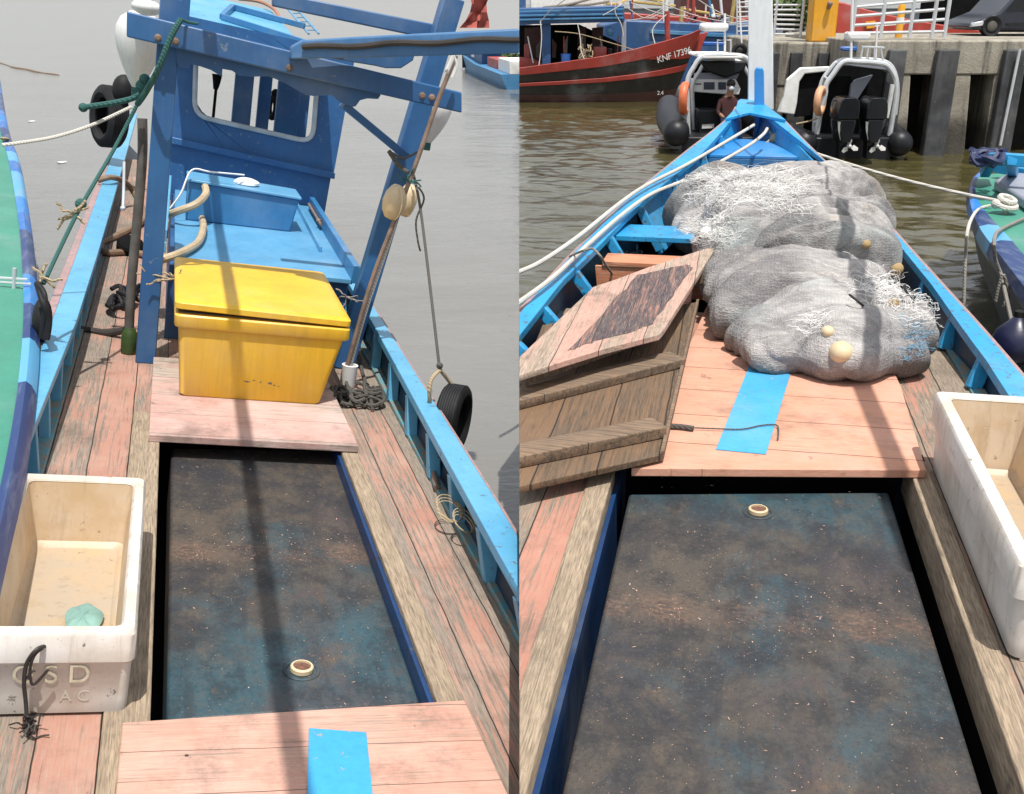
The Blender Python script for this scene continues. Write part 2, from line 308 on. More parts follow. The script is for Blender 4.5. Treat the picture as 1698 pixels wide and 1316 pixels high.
M['red_cloth'] = plain('faded red rag', (.42, .10, .08), .9, var=.4)
M['fender_navy'] = plain('navy fender', (.012, .015, .05), .35, var=.2)
M['glass'] = plain('dark glass', (.01, .012, .016), .08, var=.1, bump=0)
M['car'] = plain('dark grey car paint', (.035, .04, .055), .25, .3, .1, bump=.0)
M['screen'] = plain('dark screen', (.05, .06, .09), .3)
M['foliage'] = plain('foliage', (.07, .11, .035), .9, var=.6, scale=4)
M['canvas'] = plain('white canvas', (.78, .78, .76), .8, var=.1)
M['cork'] = plain('tan cork', (.4, .28, .14), .9)
def m_tank(sg):
    m = Mat('grimy fibreglass tank lid'); x = m.sep(); a = m.noise(m.map((3.2, 2.2, 2), (1, 1, 0)), 1, 10, .74, .7); b = m.noise(m.map((1.7, 1.3, 1), (6, 3, 0)), 1, 9, .72, .5); g = m.noise(m.map((6, 4.5, 7)), 1, 9, .74); f = m.noise(m.map((60, 60, 60)), 1, 6, .74)
    c = m.mix(m.rng(a, .36, .6), (.026, .028, .034), (.078, .064, .050)); c = m.mix(m.rng(b, .47, .70, 0, .85), c, (.026, .072, .095)); tl = m.m2('MULTIPLY', m.rng(m.m2('ADD', m.m2('MULTIPLY', x[1], float(sg)), m.m2('MULTIPLY', m.m2('SUBTRACT', b, .5), 1.6)), .35, .95), m.rng(g, .36, .6, .25, .95)); c = m.mix(tl, c, (.022, .105, .145)); p_ = m.noise(m.map((1.9, 1.4, 1), (2, 9, 4)), 1, 8, .7, .4); c = m.mix(m.rng(p_, .5, .68, 0, .6), c, (.072, .052, .056))
    c = m.mix(m.rng(g, .42, .62, 0, .75), c, (.017, .018, .022)); c = m.mix(m.rng(m.noise(m.map((4.5, 3, 4), (3, 9, 2)), 1, 8, .75), .56, .70, 0, .6), c, (.135, .095, .06))
    c = m.mix(m.rng(f, .5, .72, 0, .45), c, (.135, .115, .10)); sp = m.noise(m.map((120, 120, 120)), 1, 3, .6); c = m.mix(m.rng(sp, .56, .68, 0, .7), c, (.014, .014, .018))
    st = m.noise(m.map((16, 1.6, 4), (2, 2, 2)), 1, 6, .7); c = m.mix(m.rng(st, .5, .72, 0, .55), c, (.026, .025, .028))
    yy = m.m2('ADD', x[1], m.m2('MULTIPLY', m.m2('SUBTRACT', g, .5), .16)); band = m.rng(m.m2('ABSOLUTE', m.m2('ADD', yy, .03)), .02, .13, 1, 0); c = m.mix(m.m2('MULTIPLY', m.m2('MULTIPLY', band, m.rng(f, .40, .6, .1, .9)), m.rng(p_, .38, .6)), c, (.20, .115, .075))
    ln = m.rng(m.m2('ABSOLUTE', m.m2('ADD', x[1], m.m2('MULTIPLY', m.m2('SUBTRACT', m.noise(m.map((6, 0, 0)), 1, 3), .5), .02))), .002, .012, 1, 0); c = m.mix(m.m2('MULTIPLY', ln, m.rng(g, .45, .6, 0, .55)), c, (.018, .016, .018))
    for k, (sc_, r0, col) in enumerate(((60, .13, (.44, .28, .22)), (110, .16, (.36, .20, .14)), (34, .05, (.55, .5, .45)))):
        vv = m.map((sc_, sc_, sc_), (k * 3.3, k, 0)); d = m.vor(vv, 1); rc = m.vor(vv, 1, out=1); pick = m.rng(m.sep(rc)[0], .74, .76)
        den = m.rng(m.m2('ADD', m.noise(m.map((1.2, 1.2, 1.2), (k, 4, 1)), 1, 4, .6), m.m2('MULTIPLY', band, .3)), .38, .62)
        c = m.mix(m.m2('MULTIPLY', m.m2('MULTIPLY', m.rng(d, r0 * .7, r0, 1, 0), pick), den), c, col)
    m.bump(m.m2('ADD', f, g), .25, .006); return m.fin(c, m.rng(g, .3, .7, .42, .7))
M['tank'] = m_tank(-1); M['tank_r'] = m_tank(1)
def m_net():
    m = Mat('knotted grey netting'); wr = m.noise(m.map((1.2, 1.2, 1.2)), 1, 3, .5, col=True); q = m.mix(.12, m.co, wr); e = m.vor(q, 62, 'DISTANCE_TO_EDGE', 0, .5)
    a = m.noise(m.map((1.5, 2.2, 2.5), vec=q), 1, 6, .6, .8); st = m.noise(m.map((3.5, 17, 8), rot=(0, 0, .35), vec=q), 1, 7, .65, .6); b = m.noise(m.map((5, 8, 6), (4, 1, 2), vec=q), 1, 7, .7, 1.2); t = m.noise(m.map((1.7, 1.3, 2), (8, 3, 5)), 1, 5, .6)
    c = m.mix(m.rng(a, .34, .62), (.14, .136, .14), (.47, .452, .44)); c = m.mix(m.rng(st, .42, .66, 0, .55), c, (.14, .132, .14)); c = m.mix(m.rng(b, .50, .68, 0, .5), c, (.10, .096, .105)); c = m.mix(m.rng(t, .53, .68, 0, .45), c, (.30, .38, .38))
    c = m.mix(m.rng(m.noise(m.map((2.3, 1.9, 2), (1, 8, 5)), 1, 5, .6), .58, .72, 0, .5), c, (.40, .33, .27))
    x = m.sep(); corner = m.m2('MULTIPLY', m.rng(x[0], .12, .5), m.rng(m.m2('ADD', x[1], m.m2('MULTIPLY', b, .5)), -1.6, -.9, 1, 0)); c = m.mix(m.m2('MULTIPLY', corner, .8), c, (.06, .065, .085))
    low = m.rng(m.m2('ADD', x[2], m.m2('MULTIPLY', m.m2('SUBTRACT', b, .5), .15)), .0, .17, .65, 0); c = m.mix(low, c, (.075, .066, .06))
    line = m.rng(e, .0, .16, 1, 0); c = m.mix(m.m2('MULTIPLY', line, .22), c, (.62, .59, .55)); c = m.mix(m.rng(e, .22, .45, 0, .3), c, (.08, .075, .075))
    m.bump(m.m2('ADD', m.m2('MULTIPLY', line, .5), m.m2('ADD', m.m2('MULTIPLY', b, 1.5), m.m2('MULTIPLY', st, 2.0))), .6, .014); return m.fin(c, .85)
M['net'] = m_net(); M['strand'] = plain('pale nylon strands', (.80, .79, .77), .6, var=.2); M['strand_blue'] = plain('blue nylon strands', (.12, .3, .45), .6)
def m_water(name, deep, sed, sc_, st, rough, rip, ior):
    m = Mat(name); a = m.noise(m.map((.9 * sc_, 1.5 * sc_, 1), rot=(0, 0, .25)), 1, 5, .55, .6); b = m.noise(m.map((3.2 * sc_, 5.0 * sc_, 1), (2, 5, 0), (0, 0, -.2)), 1, 5, .6, .8); f = m.noise(m.map((.12, .2, 1)), 1, 4, .6)
    c = m.mix(m.rng(f, .3, .7), deep, sed); m.bump(m.m2('ADD', a, m.m2('MULTIPLY', b, rip)), st, .12 / sc_); m.b.inputs['IOR'].default_value = ior
    return m.fin(c, rough)
M['water_grey'] = m_water('silty grey water', (.165, .158, .142), (.20, .193, .175), 1.8, .3, .12, .35, 1.8)
M['water_green'] = m_water('olive river water', (.075, .065, .026), (.062, .055, .022), 2.2, .22, .03, .3, 1.75)
def m_conc():
    m = Mat('stained quay concrete'); x = m.sep(); a = m.noise(m.map((1.2, 1.2, 1.2)), 1, 8, .65); st = m.noise(m.map((5, 5, .5), (2, 3, 1)), 1, 6, .65); f = m.noise(m.map((20, 20, 20)), 1, 6, .7)
    c = m.mix(m.rng(a, .3, .7), (.24, .22, .175), (.42, .385, .32)); c = m.mix(m.rng(st, .46, .68, 0, .8), c, (.055, .05, .042)); c = m.mix(m.rng(f, .5, .8, 0, .4), c, (.12, .11, .09))
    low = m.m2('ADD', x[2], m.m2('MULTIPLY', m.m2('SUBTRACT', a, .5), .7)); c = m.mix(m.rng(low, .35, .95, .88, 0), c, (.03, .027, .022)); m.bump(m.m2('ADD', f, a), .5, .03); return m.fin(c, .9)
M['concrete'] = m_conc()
M['quay_fender'] = paint('worn black fender timber', (.02, .021, .025), (.085, .085, .088), .75, .06, (.22, .22, .21), .4, scale=.5, streak=.5)
def m_stripes():
    m = Mat('banded blue rubbing strake'); x = m.sep(); q = m.m2('MULTIPLY', m.m2('ADD', x[1], m.m2('MULTIPLY', m.noise(m.map((3, 3, 3)), 1, 3), .1)), 1.45); r = m.white(m.m2('FLOOR', q)); n = m.t.nodes.new('ShaderNodeValToRGB'); m.put(n.inputs[0], r); n.color_ramp.interpolation = 'CONSTANT'
    e = n.color_ramp.elements; e[0].color = (.012, .04, .15, 1); e[1].position = .3; e[1].color = (.02, .14, .45, 1)
    for p, c in ((.55, (.10, .36, .62, 1)), (.7, (.03, .05, .16, 1)), (.86, (.015, .2, .6, 1))): k = e.new(p); k.color = c
    s_ = m.noise(m.map((16, 2, 16)), 1, 6, .65); c = m.mix(m.rng(s_, .45, .75, 0, .4), n.outputs[0], (.3, .35, .42)); m.bump(s_, .3, .01); return m.fin(c, .4)
M['stripes'] = m_stripes(); M['stripes_r'] = M['stripes']
M['lining'] = paint('dark blue hold lining', (.010, .05, .16), (.006, .03, .10), .4, .08, (.02, .02, .03), .5)
M['boom_blue'] = paint('boom blue', (.05, .16, .34), (.04, .13, .29), .45, .05, (.12, .14, .16), .25)
M['deck_r'] = planks('pink grey deck planks of the right boat', (.43, .20, .145), (.25, .20, .155), (.37, .30, .225), 1, .2, .45, .06)
M['cover_orange'] = planks('orange pink hatch planks', (.60, .22, .14), (.48, .27, .19), (.56, .38, .28), 0, .215, .96, .02, .01, worn=(.66, .29, .20))
M['cover_orange'] = planks('orange pink hatch planks', (.60, .29, .185), (.48, .31, .22), (.56, .40, .30), 0, .36, .88, .02, .01, worn=(.68, .36, .27))
M['lid_top'] = planks('weathered lid timber', (.52, .30, .24), (.36, .27, .205), (.56, .46, .37), 1, .2, .42, .07, .012)
M['bulwark_r'] = paint('shaded blue bulwark planks', (.006, .048, .11), (.005, .035, .085), .5, .06, (.05, .06, .07), .35)  # blue darkened so the planking reads as a shaded slot under the rail
M['stem_blue'] = paint('stem blue paint', (.03, .27, .66), (.025, .22, .56), .4, .05, (.1, .13, .15), .15)
M['house_grey'] = paint('pale grey panel', (.30, .32, .38), (.25, .27, .33), .5, .02, (.2, .2, .2), .2)
M['police_blue'] = paint('signal blue', (.015, .12, .48), (.012, .1, .4), .4, .02, (.1, .1, .1), .1)
M['scrap'] = plain('green white net scrap', (.35, .5, .47), .8, var=.5, scale=30)
M['strand_navy'] = plain('navy tarpaulin', (.02, .03, .09), .6)
M['mustard'] = plain('mustard poles', (.5, .36, .12), .7)
M['recess_shade'] = plain('shaded recess concrete', (.018, .017, .015), .9, var=.4, scale=2)  # near-black, the shade inside the quay openings put into the colour

# ------------------------------------------------------------------ the setting
def water(side, mat, x0, x1, y0, y1, nx, ny, amp):
    """rippled sheet near the boats, flat to the horizon around it"""
    mb = MB(); rows = []
    for j in range(ny + 1):
        y = y0 + (y1 - y0) * j / ny; r = []
        for i in range(nx + 1):
            x = x0 + (x1 - x0) * i / nx; e = min(1, j / 10, (ny - j) / 30, (nx - i if side > 0 else i) / 8); q = V((x * .9 + .35 * y, y * 1.25 - .2 * x, 0))
            h = noise.noise(q * .8) + noise.noise(q * 2.0 + V((7, 3, 0))) * .62 + noise.noise(q * 4.6 + V((1, 9, 0))) * .26
            r.append((x, y, amp * h * e * (.75 + .35 * noise.noise(q * .22))))
        rows.append(r)
    mb.grid(rows); far = 900 * side; xo = x1 if side > 0 else x0; xi = x0 if side > 0 else x1; xf = x0 if side > 0 else 30
    for c in (((xi, -30), (xo, -30), (xo, y0), (xi, y0)), ((xf, y1), (xo, y1), (xo, 1500), (xf, 1500)), ((xo, -30), (far, -30), (far, 1500), (xo, 1500))):
        mb.add([(p[0], p[1], 0) for p in c], [(0, 1, 2, 3) if side > 0 else (3, 2, 1, 0)])
    return solo('water', mb, mat, None, None, W, side, (0, 0, 0), kind='structure')
water(-1, M['water_grey'], -8, .6, 3, 40, 110, 420, .016)
water(1, M['water_green'], 0, 13, 3, 33, 230, 560, .062)

# ------------------------------------------------------------------ helpers for a boat's rails
def lerp_curve(pts):
    pts = sorted(pts)
    def f(v):
        if v <= pts[0][0]: return pts[0][1]
        for (a, x), (b, y) in zip(pts, pts[1:]):
            if v <= b:
                t = (v - a) / (b - a); return x + (y - x) * t
        return pts[-1][1]
    return f
def frange(a, b, n): return [a + (b - a) * i / n for i in range(n + 1)]
def rail(parent, name, fin_, fout, zf, th, v0, v1, n, mat, b=.004, label=None):
    mb = MB(); rings = []
    for v in frange(v0, v1, n):
        a, o, z = fin_(v), fout(v), zf(v)
        rings.append([(a, v, z - th), (o, v, z - th), (o, v, z), (a, v, z)])
    mb.loft(rings); return part(parent, name, mb, mat, b, label)
def hull(parent, fl, frr, zf, v0, v1, n, mat, depth=.85):
    mb = MB(); rings = []
    for v in frange(v0, v1, n):
        a, b, z = fl(v), frr(v), zf(v) - .04; c = (a + b) / 2; h = (b - a) / 2; t = min(.02, h * .3)
        rings.append([(a, v, z), (a + h * .03, v, -.25), (c - h * .35, v, -depth), (c + h * .35, v, -depth), (b - h * .03, v, -.25), (b, v, z),
                      (b - t, v, z), (b - h * .03 - t, v, -.25), (c + h * .3, v, -depth + t), (c - h * .3, v, -depth + t), (a + h * .03 + t, v, -.25), (a + t, v, z)])
    mb.loft(rings); return part(parent, 'hull', mb, mat)

# ================================================================== LEFT BOAT
B = thing('fishing_boat', 'blue wooden fishing boat with a wheelhouse and a yellow box on deck', 'boat', L, (.5, 6, 0), -1)
ZR = .27
lin = lerp_curve([(2, -.47), (4.4, -.44), (6.3, -.40), (8.3, -.40), (14, -.43), (20, -.47)])
lout = lerp_curve([(2, -.55), (4, -.53), (6, -.525), (8, -.535), (14, -.58), (20, -.63)])
rin = lerp_curve([(2, 1.29), (3.2, 1.29), (4.3, 1.315), (7, 1.385), (9, 1.40), (20, 1.2)])
rout = lerp_curve([(2, 1.415), (3.5, 1.415), (4, 1.43), (7.3, 1.47), (9, 1.48), (20, 1.3)])
ldeck = lerp_curve([(2, -.41), (4.8, -.40), (7.4, -.40), (9.2, -.42), (20, -.55)])
rdeck = lerp_curve([(2, 1.36), (4.7, 1.36), (7.2, 1.38), (20, 1.3)])
zf = lambda v: ZR
hull(B, lambda v: lout(v) - .004, lambda v: rout(v) + .004, zf, 1.2, 20, 24, M['hull_dark'])
rail(B, 'gunwale', lin, lout, zf, .045, 1.2, 20, 40, M['sky_blue'], label='left rail of the boat in light blue')
rail(B, 'gunwale', rin, rout, zf, .045, 1.2, 20, 40, M['sky_blue'], label='right rail of the boat in light blue')
rail(B, 'rubbing_strake', lambda v: lout(v) - .052, lambda v: lout(v) - .002, lambda v: ZR - .012, .07, 1.2, 20, 40, M['pink_rub'])
rail(B, 'rubbing_strake', lambda v: rout(v) + .002, lambda v: rout(v) + .022, lambda v: ZR - .012, .07, 1.2, 20, 40, M['pink_rub'])
rail(B, 'stringer', lambda v: ldeck(v) - .09, lambda v: ldeck(v) - .002, lambda v: .022, .09, 1.2, 14, 30, M['teal'])
rail(B, 'stringer', lambda v: rdeck(v) + .002, lambda v: rdeck(v) + .06, lambda v: .022, .09, 1.2, 14, 30, M['teal'])
for v in (2.75, 3.28, 3.86, 4.42, 4.95, 5.55, 6.15, 6.8, 7.5, 8.3):
    mb = MB(); mb.bar((rdeck(v) + .025, v - .05, .01), (rin(v) + .03, v, ZR - .046), .06, .065, (0, 1, 0)); part(B, 'bulwark_frame', mb, M['sky_blue'], .004)
for v in (4.75, 5.2, 5.75, 6.35, 6.95, 7.6, 8.3, 9.1):
    mb = MB(); mb.bar((ldeck(v) - .04, v - .03, .01), (lin(v) - .03, v, ZR - .046), .05, .05, (0, 1, 0)); part(B, 'bulwark_frame', mb, M['sky_blue'], .004)
# deck with its long hatch
hl, hr, hv0, hv1 = .075, .945, 2.83, 5.37
mb = MB()
def deckslab(mb, f0, f1, v0, v1, z=0.0, th=.045, n=14):
    mb.loft([[(f0(v), v, z - th), (f1(v), v, z - th), (f1(v), v, z), (f0(v), v, z)] for v in frange(v0, v1, n)])
deckslab(mb, ldeck, lambda v: hl - .135, 1.2, 16); deckslab(mb, lambda v: hr + .11, rdeck, 1.2, 16)
deckslab(mb, lambda v: hl - .134, lambda v: hr + .109, 1.2, hv0 - .05); deckslab(mb, lambda v: hl - .134, lambda v: hr + .109, hv1 + .06, 16)
part(B, 'deck', mb, M['deck_pink'])
mb = MB(); mb.box((hl - .133, hv0 - .3, -.3), (hl, hv1 + .25, .012)); part(B, 'hatch_coaming', mb, M['coaming'], .006, 'bare tan timber strip left of the dark tank lid')
mb = MB(); mb.box((hr + .022, hv0 - .3, -.05), (hr + .108, hv1 + .25, .008)); part(B, 'hatch_coaming', mb, M['coaming'], .006)
mb = MB(); mb.box((hr + .003, hv0 - .3, -.45), (hr + .02, hv1 + .25, -.012)); part(B, 'hold_lining', mb, M['lining'], .002)
mb = MB(); mb.box((hl + .002, hv0 - .3, -.6), (hr + .02, hv1 + .2, -.45)); part(B, 'hold_floor', mb, M['dark'])
mb = MB(); mb.box((hl + .002, hv1 + .07, -.44), (hr, hv1 + .10, -.02)); part(B, 'hold_bulkhead', mb, M['dark'])

# tank under the hatch
def tank(fr, side, poly, ztop, cap, label):
    mt = M['tank'] if side < 0 else M['tank_r']
    t = thing('fish_tank', label, 'fish tank', fr, (sum(p[0] for p in poly) / 4, sum(p[1] for p in poly) / 4, ztop - .3), side)
    mb = MB(); mb.slab([(p[0], p[1], ztop - .36) for p in poly], (0, 0, .36)); o = part(t, 'tank_body', mb, mt, .014)
    c = V(cap); mb = MB(); mb.lathe([(.0, .0), (.036, 0), (.040, .004), (.040, .018), (.036, .022), (.031, .022), (.031, .012), (0, .012)], c, n=24); k = part(t, 'plug_rim', mb, M['cream'])
    mb = MB(); mb.lathe([(0, .0125), (.0305, .0125), (.0305, .0145), (.02, .0155), (0, .015)], c, n=20); part(k, 'plug', mb, M['plug'])
    mb = MB(); mb.ring((c.x, c.y, c.z + .002), (0, 0, 1), .058, .006, m=6, sx=.5); part(k, 'moulded_ring', mb, mt)
    mb = MB(); rnd = random.Random(len(label)); u0, u1 = min(p[0] for p in poly), max(p[0] for p in poly); v0, v1 = min(p[1] for p in poly), max(p[1] for p in poly); vm = v0 + (v1 - v0) * .52
    for i in range(330):
        u = rnd.uniform(u0 + .05, u1 - .05); v = rnd.gauss(vm, .12) if rnd.random() < .5 else rnd.uniform(v0 + .03, v1 - .03)
        if not v0 + .02 < v < v1 - .02: continue
        s_ = rnd.choice((.0008, .001, .001, .0013, .0015, .002, .003)); a = rnd.uniform(0, 6.3); ex = V((math.cos(a), math.sin(a), 0)); ey = V((-ex.y, ex.x, 0)); p = V((u, v, ztop + .0008)); l_ = s_ * rnd.uniform(1, 2.6)
        mb.slab([p - ex * l_ - ey * s_ * .6, p + ex * l_ * .8 - ey * s_ * .4, p + ex * l_ + ey * s_ * .5, p - ex * l_ * .7 + ey * s_ * .7], (0, 0, .0015))
    part(t, 'paint_flakes', mb, M['flake'], kind='stuff'); return t
M['plug'] = plain('brown plug', (.16, .075, .05), .8, var=.4, scale=60)
M['flake'] = plain('pale paint flakes', (.50, .34, .27), .9, var=.5, scale=14)
ZT = -.075
p4 = [L.at(x, y, ZT) for x, y in ((284, 742), (552, 746), (697, 1163), (276, 1196))]
tank(L, -1, p4, ZT, L.at(500, 1112, ZT), 'grimy dark tank lid in the hatch before the yellow box, crossed by a long shadow')
# loose hatch covers
def cover(name, label, poly, z0, th, mat, side, fr, b=.004):
    t = thing(name, label, 'hatch cover', fr, (sum(p[0] for p in poly) / len(poly), sum(p[1] for p in poly) / len(poly), z0), side)
    mb = MB(); mb.slab([(p[0], p[1], z0) for p in poly], (0, 0, th)); part(t, 'board', mb, mat, b); return t
zc = .045
near = [L.at(x, y, zc) for x, y in ((203, 1197), (771, 1160))]
n0, n1 = near
cv = cover('hatch_cover', 'pink plank hatch cover nearest the viewer with a light blue strip, below the tank plug', [n0, n1, (n1.x + .02, 1.9, 0), (n0.x - .01, 1.9, 0)], .014, zc - .014, M['cover_pink'], -1, L)
pl = [L.at(x, y, zc) for x, y in ((512, 1209), (607, 1216), (622, 1360), (508, 1360))]
mb = MB(); mb.slab([(p.x, p.y, zc + .001) for p in pl], (0, 0, .004)); part(cv, 'blue_strip', mb, M['cyan_strip'], .001)
f0, f1 = L.at(247, 720, .05), L.at(595, 739, .05)
cover('hatch_cover', 'pale pink hatch cover under the yellow box', [f0, f1, (f1.x - .02, 6.5, 0), (f0.x, 6.5, 0)], .012, .038, M['cover_pale'], -1, L)

# ---- yellow insulated box
Y0, Y1 = 5.80, 7.0
yb = thing('ice_box', 'yellow plastic fish box with slightly lifted lid, standing before the wheelhouse', 'ice box', L, (.55, 6.4, .05), -1)
def rrect(u0, u1, v0, v1, z, r=.03, k=4):
    out = []
    for cx, cy, a0 in ((u1 - r, v0 + r, -90), (u1 - r, v1 - r, 0), (u0 + r, v1 - r, 90), (u0 + r, v0 + r, 180)):
        for i in range(k + 1):
            a = math.radians(a0 + 90 * i / k); out.append((cx + r * math.cos(a), cy + r * math.sin(a), z))
    return out
yt = L.onv(297, 528, 5.84); yr = L.onv(574, 556, 5.84)
mb = MB(); mb.loft([rrect(.175, .915, Y0 + .01, Y1 - .05, .0505), rrect(.165, .925, Y0, Y1 - .04, .065), rrect(.135, 1.02, Y0 + .01, Y1, .445)]); part(yb, 'body', mb, M['yellow'])
mb = MB(); mb.loft([rrect(.118, 1.035, Y0 - .01, Y1 + .02, .435), rrect(.112, 1.042, Y0 - .015, Y1 + .025, .445), rrect(.112, 1.042, Y0 - .015, Y1 + .025, .497), rrect(.12, 1.035, Y0 - .008, Y1 + .018, .505), rrect(.15, 1.0, Y0 + .02, Y1 - .02, .505)]); part(yb, 'rim', mb, M['yellow'])
def lidring(ins, dz):
    q = rrect(.108 + ins, 1.042 - ins, Y0 - .012 + ins, Y1 + .03 - ins, 0, .035); out = []
    for u, v, z in q:
        lift = .020 * (1 - (u - .1) / .95) * (1 - (v - Y0) / 1.3) + .006; out.append((u, v, .506 + lift + dz))
    return out
mb = MB(); mb.loft([lidring(.012, 0), lidring(0, .006), lidring(0, .034), lidring(.008, .043), lidring(.05, .049)]); part(yb, 'lid', mb, M['yellow'])
rnd = random.Random(6); mb = MB()
for x, y, s1, s2 in ((410, 633, .016, .004), (421, 631, .008, .003), (432, 634, .006, .004), (448, 636, .014, .007), (455, 639, .01, .003), (462, 641, .004, .004), (405, 632, .006, .002)):
    p = on0 = L.onv(x, y, Y0 - .002); t_ = (p.z - .065) / .38; p.y = Y0 + .01 * t_ - .0012; mb.slab([p + V((s1 * math.cos(q) * rnd.uniform(.6, 1.2), 0, s2 * math.sin(q) * rnd.uniform(.6, 1.2))) for q in frange(0, 6.28, 9)[:-1]], (0, .001, 0))
part(yb, 'scuff_mark', mb, M['pole'])
mb = MB(); mb.box((.13, Y0 + .03, .5055), (1.02, Y1, .511)); part(yb, 'seal', mb, M['pole'])
def string_bits(base, dirs, mat, name, label, fr, side, r=.004, seed=1):
    rnd = random.Random(seed); mb = MB()
    for d in dirs:
        p = V(base); pts = [p.copy()]
        for i in range(4):
            p = p + V(d) / 4 + V((rnd.uniform(-1, 1), rnd.uniform(-1, 1), rnd.uniform(-1, 1))) * V(d).length * .14; pts.append(p.copy())
        mb.tube(pts, r, 5)
    return solo(name, mb, mat, label, 'string', fr, side)
a = L.onv(290, 462, 6.5)
string_bits(a, [(-.14, 0, .0), (-.19, .0, -.04), (-.17, -.04, -.1), (.03, 0, .07), (.03, -.05, -.05), (-.05, 0, .05), (-.2, 0, .02)], M['rope_tan'], 'frayed_string', 'frayed pale string tied between the left blue post and the yellow box', L, -1, .005, 3)
a = L.onv(575, 492, 6.4)
string_bits(a, [(-.05, 0, -.03), (-.06, 0, .05), (.1, 0, .02), (.08, 0, -.02), (.12, 0, .01), (-.03, 0, -.07)], M['rope_grey'], 'frayed_string', 'frayed string tied round the right blue post beside the yellow box', L, -1, .004, 5)

# ---- wheelhouse, posts, beams
VP = 6.56
def on(x, y, v): return L.onv(x, y, v)
def postbar(name, pts, wd, dp, mat, label=None):
    mb = MB(); a, b = pts; mb.bar(a, b, wd, dp, (0, 1, 0)); return part(B, name, mb, mat, .006, label)
a = on(241, 603, VP); a.z = .0; b = on(284, -4, VP); postbar('post', (a, b), .115, .10, M['navy'])
a = on(567, 615, VP + .2); a.z = 0; b = on(751, -4, VP + .2); postbar('post', (a, b), .125, .12, M['navy'])
# front beam
def beam(x0, y0a, y0b, x1, y1a, y1b, v, dp, name, mat):
    p = [on(x0, y0a, v), on(x1, y1a, v), on(x1, y1b, v), on(x0, y0b, v)]
    mb = MB(); mb.slab(p, (0, dp, 0)); return part(B, name, mb, mat, .008)
beam(210, 18, 61, 766, 153, 187, 6.42, .075, 'roof_beam', M['navy'])
beam(452, -14, 10, 722, 40, 66, 6.85, .08, 'roof_beam', M['navy'])
val = [(292, 78), (631, 150), (631, 158), (627, 164), (609, 163), (597, 166), (590, 176), (584, 177), (564, 170), (550, 157), (520, 159), (507, 157), (470, 136), (445, 126), (420, 127), (396, 125), (385, 117), (369, 114), (368, 127), (350, 116), (333, 110), (317, 106), (314, 112), (296, 112), (293, 104)]
mb = MB(); mb.slab([on(x, y, 6.50) for x, y in val], (0, .03, 0)); part(B, 'valance', mb, M['navy'], .002, 'scalloped board under the front roof beam')
mb = MB(); mb.bar(on(568, 172, 6.56), on(672, 258, 6.66), .045, .085, (0, 1, 0)); part(B, 'brace', mb, M['navy'], .004)
for x, y in ((262, 62), (291, 68), (700, 158), (716, 161), (480, 112)):
    p = on(x, y, 6.42); mb = MB(); mb.lathe([(.001, -.012), (.011, -.012), (.013, -.006), (.02, -.004), (.02, .002), (.001, .002)], p, axis=(0, 1, 0), n=10); part(B, 'bolt', mb, M['bamboo'])
# roof
RC_ = [on(288, 84, 9.7), on(558, 138, 9.7), on(452, -16, 13.0), on(300, -16, 13.0)]
rn_ = (RC_[1] - RC_[0]).cross(RC_[3] - RC_[0]).normalized()
RC_[2] = RC_[2] - V((0, 0, 1)) * ((RC_[2] - RC_[0]).dot(rn_) / rn_.z)
mb = MB(); mb.slab(RC_, (0, 0, -.04)); rf = part(B, 'roof', mb, M['sky_blue'], .006)
def roofpt(x, y): return L.onpl(x, y, RC_[0], rn_)
mb = MB(); q0, q1 = roofpt(368, 33), roofpt(520, 80)
mb.bar(q0 + V((0, 0, .03)), q1 + V((0, 0, .03)), .05, .06); mb.bar(roofpt(385, 16) + V((0, 0, .03)), roofpt(505, 48) + V((0, 0, .03)), .05, .06); mb.bar(q0 + V((0, .05, .03)), roofpt(385, 16) + V((0, -.03, .03)), .05, .06)
part(rf, 'hatch_frame', mb, M['box_blue'], .005)
mb = MB(); mb.tube([roofpt(395, 4) + V((0, 0, .04)), roofpt(430, 12) + V((0, 0, .06)), roofpt(455, 24) + V((0, 0, .05)), roofpt(464, 37) + V((0, 0, .02))], .018, 8)
solo('hose', mb, plain('faded red hose', (.38, .17, .1), .6), 'short faded red hose lying on the light blue roof', 'hose', L, -1)
mb = MB()
for i in range(7):
    p = roofpt(474 + i * 6, 8 + i * 7); mb.bar(p, p + V((.10, 0, .02)), .012, .012)
mb.tube([roofpt(470, 6), roofpt(512, 56)], .012, 6); mb.tube([roofpt(470, 6) + V((.1, 0, .02)), roofpt(512, 56) + V((.1, 0, .02))], .012, 6)
part(rf, 'roof_rack', mb, M['mid_blue'])
# side boom
t0, t1 = on(488, 82, 6.38), on(900, 66, 5.6)
def boomring(c, k): return [(c.x, c.y - .05, c.z - .055 * k), (c.x, c.y + .05, c.z - .055 * k), (c.x, c.y + .05, c.z + .055 * k), (c.x, c.y - .045, c.z + .055 * k)]
mb = MB(); d = t1 - t0
mb.loft([boomring(t0 + V((-.02, 0, -.02)), .6), boomring(t0 + d * .03, .9), boomring(t0 + d * .3, 1.0), boomring(t1, 1.12)]); bo = part(B, 'boom', mb, M['boom_blue'], .008, 'thick blue side boom lying on the front beam')
mb = MB(); mb.tube([t0 + d * f + V((0, -.062, .012 + .006 * math.sin(f * 19))) for f in frange(.03, 1, 14)], .016, 7); part(bo, 'cable', mb, M['hose_black'])
mb = MB(); mb.slab([on(x, y, 6.30) for x, y in ((500, 86), (690, 70), (690, 84), (685, 100), (665, 113), (640, 113), (622, 109), (505, 90))], (0, .09, 0)); part(bo, 'boom_chock', mb, M['navy'], .006)
